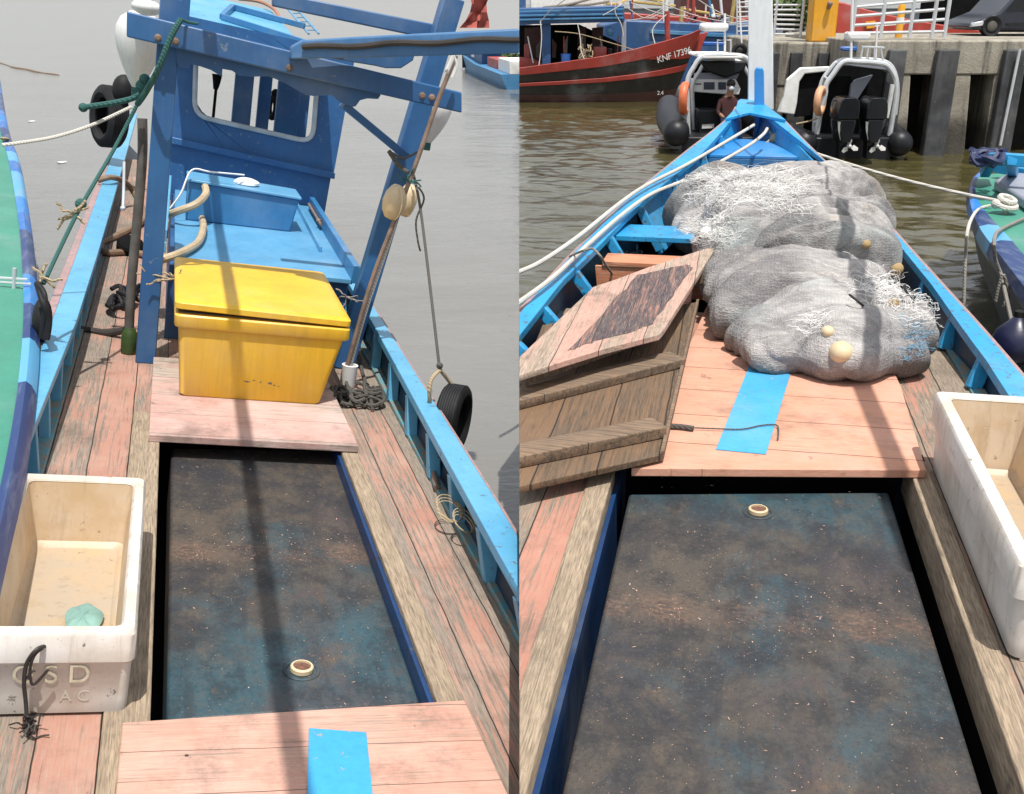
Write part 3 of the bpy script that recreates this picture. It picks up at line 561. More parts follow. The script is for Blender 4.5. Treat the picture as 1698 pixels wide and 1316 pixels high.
# engine cover and wheelhouse front
ZC = .52
cvf = [(.11, 7.05), (1.24, 7.05), (1.36, 10.12), (.115, 10.12)]
mb = MB(); mb.slab([(u, v, ZC - .035) for u, v in cvf], (0, 0, .035)); part(B, 'engine_cover', mb, M['mid_blue'], .006)
mb = MB(); mb.box((.08, 7.10, 0.0), (1.22, 7.14, ZC - .036)); mb.box((.085, 7.14, 0.0), (.125, 10.1, ZC - .036)); mb.box((1.19, 7.14, 0), (1.23, 10.1, ZC - .036)); part(B, 'engine_casing', mb, M['navy'], .004)
mb = MB(); mb.bar((1.25, 7.02, ZC + .04), (1.30, 10.0, ZC + .04), .045, .12); part(B, 'cover_rail', mb, M['box_blue'], .004)
mb = MB(); mb.bar((1.13, 7.9, ZC + .02), (1.17, 10.0, ZC + .02), .02, .04); part(B, 'cover_batten', mb, M['mid_blue'], .003)
mb = MB(); mb.bar((.03, 7.3, ZC + .03), (.055, 10.0, ZC + .10), .05, .07); part(B, 'cover_rail', mb, M['sky_blue'], .004)
for u in (1.16, 1.30):
    pass
WV = 10.12
ZL = on(545, 292, WV - .03).z
lo = [on(282, 292, WV), on(538, 352, WV), on(549, 292, WV), on(284, 236, WV)]
lo[0].z = ZC - .1; lo[1].z = ZC - .1
mb = MB(); mb.slab(lo, (0, .05, 0)); part(B, 'wheelhouse_wall', mb, M['navy'], .003, 'lower front wall of the wheelhouse')
led = [on(280, 226, WV - .06), on(556, 287, WV - .06), on(555, 297, WV - .06), on(280, 237, WV - .06)]
mb = MB(); mb.slab(led, (0, .12, 0)); part(B, 'ledge', mb, M['navy'], .006)
def rpoly(pts, r, k=5):
    out = []; n = len(pts)
    for i in range(n):
        p, a, b = V(pts[i]), V(pts[i - 1]), V(pts[(i + 1) % n]); da = (a - p).normalized() * r; db = (b - p).normalized() * r
        for j in range(k + 1):
            t = j / k; out.append((1 - t) ** 2 * (p + da) + 2 * t * (1 - t) * p + t * t * (p + db))
    return out
outer = [(286, 92), (578, 150), (553, 290), (286, 231)]
inner = [(326, 62), (528, 106), (518, 236), (322, 191)]
ip = rpoly([on(x, y, WV) for x, y in inner], .13); op = [on(x, y, WV) for x, y in outer]
def annulus(mb, op, ip, th):
    # wall with a rounded opening: bridge every inner point to the nearest place of a resampled outer loop
    n = len(ip); k = n // 4; ol = []
    for i in range(4):
        a, b = V(op[i]), V(op[(i + 1) % 4])
        for j in range(k): ol.append(a.lerp(b, j / k))
    sh = k // 2
    ip2 = [ip[(i + sh) % n] for i in range(n)]
    th = V(th); mb.loft([ol, ip2, [p + th for p in ip2], [p + th for p in ol]], closed=True, caps=False)
op = [on(x, y, WV) for x, y in ((284, 20), (590, 88), (553, 290), (284, 231))]
ip = rpoly([on(x, y, WV) for x, y in inner], .13)
ip = ip[3:] + ip[:3]
mb = MB(); annulus(mb, op, ip, (0, .05, 0)); ww = part(B, 'wheelhouse_wall', mb, M['navy'], 0, 'upper front wall of the wheelhouse with its window opening')
mb = MB(); mb.tube([p + V((0, -.012, 0)) for p in rpoly([on(x, y, WV) for x, y in inner], .13)], .022, 8, closed=True, sm=False); part(ww, 'window_frame', mb, plain('pale rubber window gasket', (.45, .47, .48), .5))
# inside the wheelhouse: side posts, aft posts, sill
for x, wd, v in ((404, .19, 12.0), (440, .13, 12.2), (480, .22, 11.2), (505, .12, 11.4)):
    p = on(x, 150, v); mb = MB(); mb.box((p.x - wd / 2, v, .3), (p.x + wd / 2, v + .09, 1.9)); part(B, 'wheelhouse_post', mb, M['navy'], .005)
mb = MB(); mb.box((.1, 10.2, .60), (1.36, 10.45, .66)); part(B, 'sill', mb, M['steel'], .004)
mb = MB(); mb.box((.0, 10.5, .10), (1.36, 15.5, .16)); part(B, 'aft_deck', mb, M['deck_pink'])
mb = MB(); p = on(355, 175, 11); mb.tube([p + V((0, 0, -.15)), p + V((0.005, 0, .17))], .014, 8, sm=False); mb.tube([p + V((0, 0, .15)), p + V((0.005, 0, .21)), p + V((.005, 0, .29))], lambda f: .02 + .028 * f, 10, k=3)
solo('tiller_pole', mb, M['dark'], 'thin black pole with a flared head seen through the wheelhouse window', 'pole', L, -1)
p = on(452, 178, 13); mb = MB(); mb.ring(p, (1, .3, 0), .11, .035); mb.ball(p + V((.02, 0, .16)), .05)
solo('engine_fitting', mb, M['dark'], 'small dark fitting seen through the right half of the wheelhouse window', 'fitting', L, -1)
# locker on the engine cover with its hoses
b0 = L.at(308, 357, ZC); b1 = L.at(480, 392, ZC); fv = (b0.y + b1.y) / 2
fr_ = [on(308, 357, fv), on(480, 392, fv), on(497, 331, fv), on(313, 300, fv)]
fr_[0].z = ZC + .001; fr_[1].z = ZC + .001
mb = MB(); mb.slab(fr_, (0, .42, 0)); lk = part(B, 'locker', mb, M['box_blue'], .01, 'blue locker fixed on the engine cover')
tz = (fr_[2] + fr_[3]) / 2
mb = MB(); mb.slab([fr_[3] + V((-.012, -.02, 0)), fr_[2] + V((.012, -.02, 0)), fr_[2] + V((.012, .44, 0)), fr_[3] + V((-.012, .44, 0))], (0, 0, .02)); part(lk, 'locker_lid', mb, M['mid_blue'], .005)
p = fr_[3].lerp(fr_[2], .52) + V((0, .2, .02))
mb = MB()
for i in range(3):
    pass
rings = []
for z, r in ((0, .075), (.008, .085), (.025, .082), (.04, .065), (.05, .04), (.054, .012)):
    rings.append([p + V((r * 1.15 * math.cos(q) * (1 + .10 * math.sin(3 * q + z * 60)), r * 1.25 * math.sin(q) * (1 + .08 * math.cos(2 * q)), z)) for q in frange(0, 2 * math.pi, 19)[:-1]])
mb.loft(rings); solo('work_glove', mb, M['canvas'], 'crumpled white cloth glove on top of the blue locker', 'glove', L, -1)
mb = MB(); mb.tube([on(340, 309, fv - .01), on(341, 322, fv - .12), on(325, 338, fv - .25), on(295, 350, fv - .25), on(262, 362, fv + .0)], .028, 9); part(lk, 'hose', mb, M['hose'])
mb = MB(); mb.tube([on(335, 362, fv - .01), L.at(337, 378, ZC + .05), L.at(328, 402, ZC + .035), L.at(300, 419, ZC + .035), L.at(262, 432, ZC + .0)], .026, 9); part(lk, 'hose', mb, M['hose'])
mb = MB(); mb.tube([on(405, 290, fv + .1), on(350, 285, fv), on(318, 282, fv - .03), on(300, 320, fv - .1), on(282, 345, fv - .1)], .007, 5); solo('cord', mb, M['canvas'], 'thin pale cord running from the white glove over the locker edge', 'cord', L, -1)
mb = MB(); mb.tube([L.at(512, 338, ZC + .05), L.at(532, 372, ZC + .05)], .012, 6); mb.ball(L.at(528, 366, ZC + .06), .02); solo('cord', mb, M['bamboo'], 'brown stick with a yellow knot on the right of the engine cover', 'stick', L, -1)

# ---- floats, tyres, poles and ropes of the left boat
def buoy(label, c, r, h, fr, side, mat, rope_to=None, group=None):
    t = thing('buoy', label, 'buoy', fr, c, side, group); c = V(c)
    mb = MB(); mb.lathe([(.01, -h * .60), (r * .16, -h * .58), (r * .36, -h * .45), (r * .62, -h * .25), (r * .86, -.02 * h), (r, .2 * h), (r * .97, .36 * h), (r * .8, .5 * h), (r * .45, .6 * h), (.02, .63 * h)], c, n=26); part(t, 'float', mb, mat)
    mb = MB(); mb.lathe([(.02, -h * .74), (r * .2, -h * .73), (r * .2, -h * .56), (.02, -h * .55)], c, n=14); part(t, 'eye', mb, M['rope_green' if side < 0 else 'hose_black'])
    return t
va = 7.1
c = on(230, 85, va); buoy('large white teardrop buoy hanging left of the left blue post', c, .14, .37, L, -1, M['buoy'])
mb = MB(); mb.ball(on(243, 12, 6.9), .085, .085, .045); mb.tube([on(248, 8, 6.88), on(249, -20, 6.88)], .018, 8, sm=False); solo('roof_light', mb, M['buoy'], 'small white dome with a black stalk above the left end of the front beam', 'lamp', L, -1)
c = on(714, 196, 7.2); buoy('round white buoy hanging behind the right blue post under the beam end', c, .13, .28, L, -1, M['buoy'])
def oval(x, y, v, ru, rz, label, seed):
    c = on(x, y, v); t = thing('float', label, 'float', L, c, -1)
    mb = MB(); mb.lathe([(.004, -rz), (ru * .5, -rz * .9), (ru * .86, -rz * .52), (ru, 0), (ru * .88, rz * .5), (ru * .55, rz * .88), (.008, rz)], c, axis=(.12, 0, 1), n=22); part(t, 'shell', mb, M['cream'])
    mb = MB(); mb.ring(c, (1, .25, 0), rz * .98, .004, m=6); part(t, 'seam', mb, M['cream'])
oval(654, 335, 6.35, .072, .105, 'front cream oval float tied to the right blue post', 1)
oval(675, 332, 6.50, .06, .10, 'cream oval float half hidden behind the other float on the right post', 2)
def tyre(label, c, axis, Ro, wid, mat, fr, side):
    t = thing('tyre_fender', label, 'tyre', fr, c, side); ax = V(axis).normalized(); mb = MB()
    prof = [(Ro * .60, -wid * .36), (Ro * .74, -wid * .5), (Ro * .92, -wid * .46), (Ro * .985, -wid * .36)]
    for k in range(-3, 4):
        z = k * wid * .105
        prof += [(Ro, z - wid * .04), (Ro, z + wid * .035), (Ro * .972, z + wid * .04), (Ro * .972, z + wid * .06)]
    prof += [(Ro * .985, wid * .38), (Ro * .92, wid * .46), (Ro * .74, wid * .5), (Ro * .60, wid * .36), (Ro * .64, wid * .25), (Ro * .86, wid * .3), (Ro * .86, -wid * .3), (Ro * .64, -wid * .25)]
    e = ax.orthogonal().normalized(); g = ax.cross(e); c = V(c); n = 40
    mb.loft([[c + ax * z + (e * math.cos(2 * math.pi * i / n) + g * math.sin(2 * math.pi * i / n)) * r for r, z in prof] for i in range(n)], closed=True)
    part(t, 'tread', mb, mat); return t
tc = on(741, 692, 5.35) + V((.035, 0, 0)); ty = tyre('black ribbed tyre fender hanging outside the right rail on a long thin rope', tc, (.86, -.50, .06), .185, .13, M['rubber'], L, -1)
top = tc + V((0, 0, .17))
mb = MB(); mb.tube([on(730, 613, 5.35), on(716, 628, 5.3), on(712, 648, 5.28), on(713, 668, 5.3)], .011, 7); mb.tube([on(730, 613, 5.35), on(742, 628, 5.38), on(753, 642, 5.4), on(757, 650, 5.42)], .011, 7)
part(ty, 'lashing', mb, M['rope_tan'])
mb = MB(); mb.tube([on(686, 290, 6.4), on(697, 345, 6.2), on(712, 465, 5.8), on(729, 612, 5.35)], .008, 6); mb.ball(on(729, 606, 5.35), .018); mb.tube([on(694, 310, 6.2), on(703, 330, 6.2), on(690, 365, 6.2), on(693, 400, 6.2), on(697, 416, 6.2)], .006, 5)
solo('rope', mb, M['rope_dark'], 'thin dark rope from the right post down to the ribbed tyre', 'rope', L, -1)
c = on(181, 193, 13.2); tyre('smooth black tyre fender hanging outside the far left rail', c, (.9, .42, 0), .34, .22, M['rubber'], L, -1)
mb = MB(); mb.ball(on(205, 148, 13), .12, .12, .16); mb.tube([on(198, 130, 13), on(203, 160, 13)], .05, 8, sm=False); solo('bundle', mb, M['rubber'], 'dark knotted bundle above the smooth tyre beside the white buoy', 'bundle', L, -1)
# pole left of the left post
mb = MB(); mb.tube([on(213, 572, 6.7), on(218, 470, 6.72), on(229, 350, 6.75), on(236, 260, 6.78), on(236, 196, 6.8)], .028, 10); mb2 = mb
t = thing('fishing_pole', 'grey weathered pole standing in a green pot left of the left blue post', 'pole', L, (on(213, 585, 6.7).x, 6.7, 0), -1)
part(t, 'shaft', mb, M['pole'])
q = on(213, 586, 6.7); mb = MB(); mb.lathe([(0.005, 0), (.042, 0), (.047, .01), (.047, .12), (.034, .145), (.03, .16), (.02, .16), (.005, .15)], (q.x, 6.7, .001), n=18); part(t, 'pot', mb, M['bottle'])
# rods on the right post
t = thing('fishing_pole', 'two brown rods lashed together standing in a white pot right of the yellow box', 'pole', L, (on(575, 640, 6.3).x, 6.3, 0), -1)
zb = L.at(576, 641, .0); pv = zb.y
mb = MB(); mb.tube([on(576, 606, pv), on(615, 470, pv), on(662, 345, pv), on(693, 262, pv), on(725, 170, pv), on(756, 92, pv)], .014, 8); part(t, 'rod', mb, M['bamboo'])
mb = MB(); mb.tube([on(582, 604, pv + .02), on(612, 500, pv + .02), on(650, 390, pv + .02), on(660, 350, pv + .02)], .009, 7); part(t, 'rod', mb, M['rope_white'])
mb = MB(); mb.lathe([(.004, 0), (.042, 0), (.048, .02), (.048, .13), (.05, .14), (.036, .142), (.034, .10), (.004, .09)], (zb.x, zb.y, .001), n=20); part(t, 'pot', mb, M['white'])
q = on(676, 298, pv - .02); string_bits(q, [(.07, 0, .02), (-.05, 0, .03), (.09, 0, -.03), (-.07, 0, -.01), (.03, 0, .06), (-.02, 0, .07)], M['rope_green'], 'knotted_twine', 'green twine knotted round the rods above the cream floats', L, -1, .005, 8)
mb = MB(); mb.tube([on(645, 250, 6.6), on(660, 272, 6.55), on(677, 286, 6.5)], .014, 7); mb.tube([on(645, 250, 6.6), on(668, 262, 6.55), on(692, 252, 6.6)], .008, 6); solo('rope', mb, M['rope_dark'], 'grey rope wound round the right blue post below the brace', 'rope', L, -1)
# tangle of rope and net by the white pot
mb = MB(); rnd = random.Random(4); q = L.at(585, 655, .0)
for k in range(16):
    a = rnd.uniform(0, 6.3); p = q + V((rnd.uniform(-.13, .13), rnd.uniform(-.2, .12), .012)); pts = []
    for i in range(6):
        pts.append(p + V((.05 * math.cos(a + i * 1.1), .08 * math.sin(a + i * 1.1), rnd.uniform(0, .05))))
    mb.tube(pts, .011, 6)
solo('rope_heap', mb, M['rope_dark'], 'heap of dark tangled rope on deck at the right corner of the yellow box', 'rope heap', L, -1)
mb = MB(); mb.tube([L.at(x, y, .012) for x, y in ((595, 590), (603, 625), (612, 650), (618, 680))], .012, 6); mb.tube([L.at(x, y, .012) for x, y in ((590, 650), (625, 660), (650, 665))], .006, 6); solo('rope', mb, M['rope_dark'], 'loose dark rope end lying on the pink deck near the white pot', 'rope', L, -1)
# coil of thin line hung on right rail
mb = MB(); q = L.at(745, 848, .1); q2 = L.at(768, 868, .1)
for k in range(3):
    mb.ring(q + V((.004 * k, .012 * k, .004 * k)), (.25 + .08 * k, -.5, 1), .060 + .006 * k, .0032, m=6); mb.ring(q2 + V((.004 * k, .008 * k, .004 * k)), (.5, -.35 - .1 * k, 1), .050 + .006 * k, .0032, m=6)
solo('line_coil', mb, M['rope_tan'], 'small coil of cream line hung on the right rail', 'rope coil', L, -1)
mb = MB(); mb.tube([L.at(716, 770, .05), L.at(724, 808, .03)], .014, 8, sm=False); solo('stick', mb, M['bamboo'], 'short brown bamboo stick lodged under the right rail', 'stick', L, -1)
# hoses and pipe on the left side deck
mb = MB(); mb.tube([on(128, 545, 7.1), on(150, 548, 7.1), on(180, 552, 7.05), on(207, 547, 7.0)], .024, 9); solo('pipe', mb, M['hose_black'], 'dark pipe crossing the left side deck beside the green pot', 'pipe', L, -1)
mb = MB(); mb.tube([L.at(162, 299, .3), L.at(185, 294, .34), L.at(208, 302, .26), L.at(225, 325, .12), L.at(240, 360, .05), L.at(205, 385, .03), L.at(168, 402, .03), L.at(172, 418, .03), L.at(220, 418, .03), L.at(262, 428, .05)], .028, 9); solo('hose', mb, M['hose_brown'], 'brown hose looping over the left rail and along the side deck', 'hose', L, -1)
mb = MB(); q = L.at(215, 420, .0); mb.lathe([(.01, 0), (.10, .0), (.11, .03), (.11, .11), (.09, .13), (.01, .13)], q, axis=(0, -.5, .9), n=18); solo('pump', mb, M['dark'], 'black pump body on the left side deck behind the grey pole', 'pump', L, -1)
mb = MB(); rnd = random.Random(11)
for k in range(9):
    q = L.at(208, 500, .05) + V((rnd.uniform(-.07, .07), rnd.uniform(-.3, .3), 0)); a = rnd.uniform(0, 6)
    mb.tube([q + V((.06 * math.cos(a + i), .14 * math.sin(a + i), rnd.uniform(-.03, .06))) for i in range(5)], .016, 6)
solo('rope_heap', mb, M['rubber'], 'black tangle of hose and rope at the foot of the left post', 'rope heap', L, -1)
mb = MB(); mb.tube([on(206, 268, 9.5), on(205, 315, 9.4), on(204, 342, 9.3)], .012, 7); mb.ball(on(204, 345, 9.3), .022); solo('boat_hook', mb, M['steel'], 'thin grey hook stick leaning inside the left rail', 'hook', L, -1)
# mooring ropes on the left
mb = MB(); mb.tube([on(300, 32, 6.36), on(283, 62, 6.34), on(262, 115, 6.36), on(242, 152, 6.5), on(228, 172, 6.6)], .017, 8); mb.tube([on(300, 32, 6.36), on(310, 36, 6.42), on(328, 39, 6.45)], .008, 6)
mb.tube([on(136, 178, 6.8), on(150, 176, 6.8), on(190, 170, 6.75), on(222, 162, 6.7), on(240, 150, 6.65)], .016, 8); mb.ball(on(138, 178, 6.8), .026); mb.ball(on(237, 143, 6.62), .04); mb.ball(on(240, 131, 6.6), .03)
solo('rope', mb, M['rope_green'], 'thick green rope looped over the front beam and knotted beside the left post', 'rope', L, -1)
mb = MB(); mb.tube([on(234, 160, 6.7), on(190, 245, 6.6), on(135, 340, 6.2), on(100, 410, 6.0), on(72, 470, 5.8)], .011, 7); mb.ball(on(134, 338, 6.2), .03); rnd = random.Random(2)
solo('mooring_rope', mb, M['rope_green'], 'taut dark green mooring rope running down from the left post to the green boat', 'rope', L, -1)
q = on(122, 358, 6.15); string_bits(q, [(.08, 0, .05), (-.1, 0, .06), (.07, 0, -.05), (-.08, 0, -.04), (-.05, 0, -.1), (.05, 0, .09)], M['rope_tan'], 'frayed_string', 'frayed yellowish rope ends hanging at the knot of the green mooring rope', L, -1, .007, 21)
q = on(68, 458, 5.8); string_bits(q, [(.08, 0, .01), (.05, 0, -.05), (-.05, 0, .03), (.05, 0, .06), (-.03, 0, -.06)], M['rope_tan'], 'frayed_string', 'tuft of tan rope fibres at the rail of the green boat', L, -1, .007, 22)
mb = MB(); mb.tube([on(4, 240, 6.6), on(30, 237, 6.6), on(90, 227, 6.7), on(150, 208, 6.8), on(218, 177, 6.9)], .010, 7); solo('mooring_rope', mb, M['rope_white'], 'thin white mooring rope from the green boat to the left post', 'rope', L, -1)
mb = MB(); mb.tube([on(63, 470, 5.8), on(72, 500, 5.7), on(80, 530, 5.7), on(76, 562, 5.7)], .02, 8); mb.tube([on(62, 470, 5.78), on(75, 495, 5.7), on(68, 560, 5.7)], .014, 8); q = on(70, 530, 5.9); mb.ball(q, .05, .08, .12); solo('rope_fender', mb, M['rubber'], 'black rope fender hanging between the green boat and the left rail', 'fender', L, -1)
mb = MB()
t_ = on(790, 44, 6.6)
rag = [[on(x + 6 * math.sin(i * 2.1 + j), y, 6.6 + .03 * math.sin(i * 1.7 + j * 2)) for i, x in enumerate(xs)] for j, (y, xs) in enumerate(((-8, (780, 786, 793, 800, 808, 814)), (6, (778, 786, 792, 799, 806, 812)), (20, (779, 785, 791, 797, 803, 808)), (34, (772, 780, 787, 795, 801, 806)), (46, (767, 776, 785, 793, 800, 806))))]
mb.grid(rag); mb.grid([[p + V((0, .012, 0)) for p in reversed(r)] for r in rag]); solo('rag', mb, M['red_cloth'], 'faded red rag hanging above the blue side boom at the right', 'rag', L, -1)
mb = MB(); mb.tube([on(752, 92, 6.0), on(748, 102, 6.0), on(740, 120, 6.0)], .012, 6); mb.tube([on(752, 92, 6.0), on(757, 108, 6.0), on(750, 128, 6.0)], .008, 6); solo('frayed_string', mb, M['canvas'], 'pale rag end hanging under the side boom beside the thin rod', 'string', L, -1)
# boom above the frame that throws the long shadow over the tank
def sunpt(fr, p, z):
    s_ = fr.d3(SUN); return V(p) + s_ * ((z - p[2]) / s_.z)
s0, s1 = L.at(472, 1180, ZT), L.at(404, 700, .05)
ZB = 2.75; m0, m1 = sunpt(L, s0, ZB), sunpt(L, s1, ZB); dd = (m1 - m0) / (m1.y - m0.y)
mb = MB(); mb.tube([m0 - dd * (m0.y - .2), m0 + dd * (9.6 - m0.y)], .036, 12, sm=False); part(B, 'derrick_boom', mb, M['navy'])
pe = m0 + dd * (9.5 - m0.y); mb = MB(); mb.bar((pe.x, 9.5, 1.95), (pe.x, 9.5, ZB), .08, .08, (0, 1, 0)); part(B, 'boom_crutch', mb, M['navy'], .004)

# ---- white crate on the left
def crate(fr, side, u0, u1, v0, v1, h, wall, label, zfl=.02, flare=.015, cr_=.03):
    t = thing('fish_crate', label, 'crate', fr, ((u0 + u1) / 2, (v0 + v1) / 2, 0), side)
    f = flare; mb = MB()
    o = [rrect(u0 + f, u1 - f, v0 + f, v1 - f, .012, cr_), rrect(u0 + f * .6, u1 - f * .6, v0 + f * .6, v1 - f * .6, h * .62, cr_), rrect(u0, u1, v0, v1, h * .66, cr_), rrect(u0, u1, v0, v1, h - .012, cr_), rrect(u0 + .008, u1 - .008, v0 + .008, v1 - .008, h, cr_ * .9), rrect(u0 + wall, u1 - wall, v0 + wall, v1 - wall, h, cr_), rrect(u0 + wall + .008, u1 - wall - .008, v0 + wall + .008, v1 - wall - .008, h - .012, cr_)]
    mb.loft(o, caps=False); mb.add(o[0], [tuple(range(len(o[0]) - 1, -1, -1))]); part(t, 'shell', mb, M['crate'])
    i = [rrect(u0 + wall + .006, u1 - wall - .006, v0 + wall + .006, v1 - wall - .006, h - .008, cr_), rrect(u0 + wall + .022, u1 - wall - .022, v0 + wall + .022, v1 - wall - .022, h * .5, cr_), rrect(u0 + wall + .03, u1 - wall - .03, v0 + wall + .03, v1 - wall - .03, zfl + .02, cr_), rrect(u0 + wall + .05, u1 - wall - .05, v0 + wall + .05, v1 - wall - .05, zfl, cr_)]
    mb = MB(); mb.loft(i, caps=False); mb.add(i[-1], [tuple(range(len(i[-1])))]); part(t, 'liner', mb, M['crate_in'])
    for u in (u0 + .09, (u0 + u1) / 2, u1 - .09):
        for v in (v0 + .1, v1 - .12):
            mb = MB(); mb.box((u - .03, v - .07, .0), (u + .03, v + .05, .0125)); part(t, 'foot', mb, M['crate'], .003)
    return t
ct = crate(L, -1, -.435, .02, 2.93, 4.09, .285, .037, 'dirty white open fish crate at the lower left, green cloth inside, lettering on its end')
q = on(70, 1122, 2.92); mb = lettering('G S D', .085, (-.205, 2.935, .145), (1, 0, 0), (0, 0, 1), .0005); part(ct, 'lettering', mb, M['ochre'])
mb = lettering('A C', .05, (-.14, 2.9415, .068), (1, 0, 0), (0, 0, 1), .0005); part(ct, 'lettering', mb, M['pale_letter'])
mb = MB(); q = L.at(138, 1030, .03); rings = []
for z, k in ((0, 1), (.006, 1.02), (.014, .9), (.02, .55), (.021, .1)):
    rings.append([q + V((.058 * k * math.cos(a) * (1 + .07 * math.sin(3 * a + .6) + .03 * math.sin(7 * a)), .11 * k * math.sin(a) * (1 + .08 * math.cos(2 * a) + .04 * math.sin(5 * a)), z * (1 + .3 * math.sin(5 * a + z * 90)))) for a in frange(0, 2 * math.pi, 24)[:-1]])
mb.loft(rings); solo('cloth', mb, M['green_cloth'], 'pale green wet cloth lying in the white crate', 'cloth', L, -1)
def cu(x, y, v=2.905): return on(x, y, v)
mb = MB(); mb.tube([cu(80, 1070, 2.95), cu(62, 1076), cu(45, 1098), cu(40, 1130), cu(43, 1165), cu(45, 1195, 2.89)], .006, 7); mb.tube([cu(78, 1070, 2.95), cu(58, 1085), cu(50, 1110), cu(55, 1135), cu(80, 1110)], .0045, 6); mb.tube([cu(45, 1125), cu(50, 1115), cu(58, 1112)], .004, 6)
rnd = random.Random(5)
for k in range(16):
    p = cu(48, 1198, 2.88); p.z = max(p.z, .02); pts = [p]
    for i in range(4): 
        p = p + V((rnd.uniform(-.02, .02), rnd.uniform(-.03, .015), rnd.uniform(-.016, .016))); p.z = max(p.z, .006); pts.append(p)
    mb.tube(pts, .0025, 5)
solo('rope', mb, M['hose_black'], 'frayed black cord hanging from the rim of the left white crate', 'cord', L, -1)

# ---- green boat at the far left edge
GB = thing('moored_boat', 'green decked boat with banded blue rail at the left edge of the picture', 'boat', L, (-.9, 5, 0), -1)
gz = .34
go = [L.at(x, y, gz) for x, y in ((-2, 120), (12, 205), (32, 265), (50, 370), (60, 470), (62, 560), (56, 640), (38, 775), (8, 905), (-14, 1000))]
gi = [L.at(x, y, gz) for x, y in ((-14, 150), (2, 222), (16, 275), (31, 370), (38, 470), (38, 540), (32, 620), (18, 720), (-8, 850), (-30, 960))]
go = smooth_path(go, 4); gi = smooth_path(gi, 4)
def gl(p): return min(p.x - .03, -1.0 - .10 * max(0, p.y - 4))
mb = MB(); mb.loft([[i_ + V((0, 0, -.02)), o_ + V((0, 0, -.10)), o_ + V((.012, 0, -.04)), o_ + V((-.01, 0, 0)), i_.lerp(o_, .5) + V((0, 0, .018)), i_ + V((0, 0, .012))] for i_, o_ in zip(gi, go)]); part(GB, 'rubbing_strake', mb, M['stripes'])
mb = MB(); mb.loft([[(gl(i_), i_.y, gz - .06), i_ + V((.012, 0, -.06)), i_ + V((.012, 0, 0)), (gl(i_), i_.y, gz + .01)] for i_ in gi]); part(GB, 'deck', mb, M['green_deck'])
mb = MB(); mb.loft([[(gl(o_), o_.y, -.9), (max(gl(o_) + .01, o_.x - .35), o_.y, -.9), (o_.x - .08, o_.y, -.3), o_ + V((-.015, 0, -.09)), (gl(o_), o_.y, gz - .09)] for o_ in go]); part(GB, 'hull', mb, M['hull_dark'])
q = L.at(23, 478, gz); mb = MB(); mb.tube([q + V((0, 0, -.01)), q + V((0, 0, .12))], .012, 8, sm=False); mb.tube([q + V((-.09, 0, .03)), q + V((.09, 0, .035))], .008, 7, sm=False); mb.tube([q + V((-.08, 0, .055)), q + V((.07, 0, .06))], .008, 7, sm=False); part(GB, 'cleat', mb, M['steel'])
mb = MB(); q = L.at(8, 236, gz); mb.ball(q + V((0, 0, .03)), .03); mb.ring(q + V((0, 0, .04)), (0, .3, 1), .035, .014, m=6); solo('rope_knot', mb, M['rope_tan'], 'tan rope knot on the green boat where the thin white rope ends', 'rope', L, -1)

for k, (x, y, s_, lab) in enumerate(((52, 201, .05, 'farther white scrap floating on the grey water left of the boat'), (102, 269, .05, 'nearer white scrap floating on the grey water left of the boat'))):
    p = W.at(x, y, .012); mb = MB(); mb.slab([p + V((s_ * 1.7 * math.cos(q) * (1 + .3 * math.sin(3 * q)), s_ * 1.6 * math.sin(q), .004 * math.sin(2 * q))) for q in frange(0, 6.28, 11)[:-1]], (0, 0, .012)); solo('floating_scrap', mb, M['canvas'], lab, 'litter', W, -1)
p = [W.at(x, y, .012) for x, y in ((-6, 102), (10, 107), (24, 112), (44, 115), (60, 119), (82, 122), (98, 124))]; mb = MB(); mb.tube(p, lambda f: .025 + .03 * math.sin(3.1 * f) ** 2 + .012 * math.sin(23 * f), 6); solo('floating_weed', mb, M['hose_brown'], 'thin line of brown weed drifting on the grey water at the upper left', 'weed', W, -1)
# ---- far shore and boat behind the boom end
FB = thing('distant_boat', 'far blue and white boat on the grey water below the blue side boom', 'boat', W, (-.5, 39, 0), -1)
A, Bp = W.at(776, 112), W.at(864, 148)
dr = (Bp - A).normalized(); sdv = dr.cross(V((0, 0, 1)))
mb = MB(); rings = []
for t, hw, zt in ((0, .05, .95), (.06, .35, .85), (.2, .6, .66), (.5, .7, .52), (1, .7, .5)):
    c = A.lerp(Bp, t); hw_ = hw; rings.append([c + sdv * -hw_ + V((0, 0, zt)), c + sdv * -hw_ * .7, c + sdv * hw_ * .7, c + sdv * hw_ + V((0, 0, zt))])
mb.loft(rings); part(FB, 'hull', mb, M['trawl_light'])
mb = MB(); rings = []
for t, hw, zt in ((-.012, .06, 1.0), (.06, .37, .88), (.2, .62, .70)):
    c = A.lerp(Bp, t); rings.append([c - sdv * hw + V((0, 0, .15)), c + sdv * hw + V((0, 0, .15)), c + sdv * hw + V((0, 0, zt)), c - sdv * hw + V((0, 0, zt))])
mb.loft(rings); part(FB, 'bow', mb, M['black_hull'])
def fbox(t0, t1, hw, z0, z1, nm, mt):
    a, b = A.lerp(Bp, t0), A.lerp(Bp, t1); mb = MB(); s_ = sdv * hw
    mb.hexa([a - s_ + V((0, 0, z0)), b - s_ + V((0, 0, z0)), b + s_ + V((0, 0, z0)), a + s_ + V((0, 0, z0))], [a - s_ + V((0, 0, z1)), b - s_ + V((0, 0, z1)), b + s_ + V((0, 0, z1)), a + s_ + V((0, 0, z1))]); part(FB, nm, mb, mt, .02)
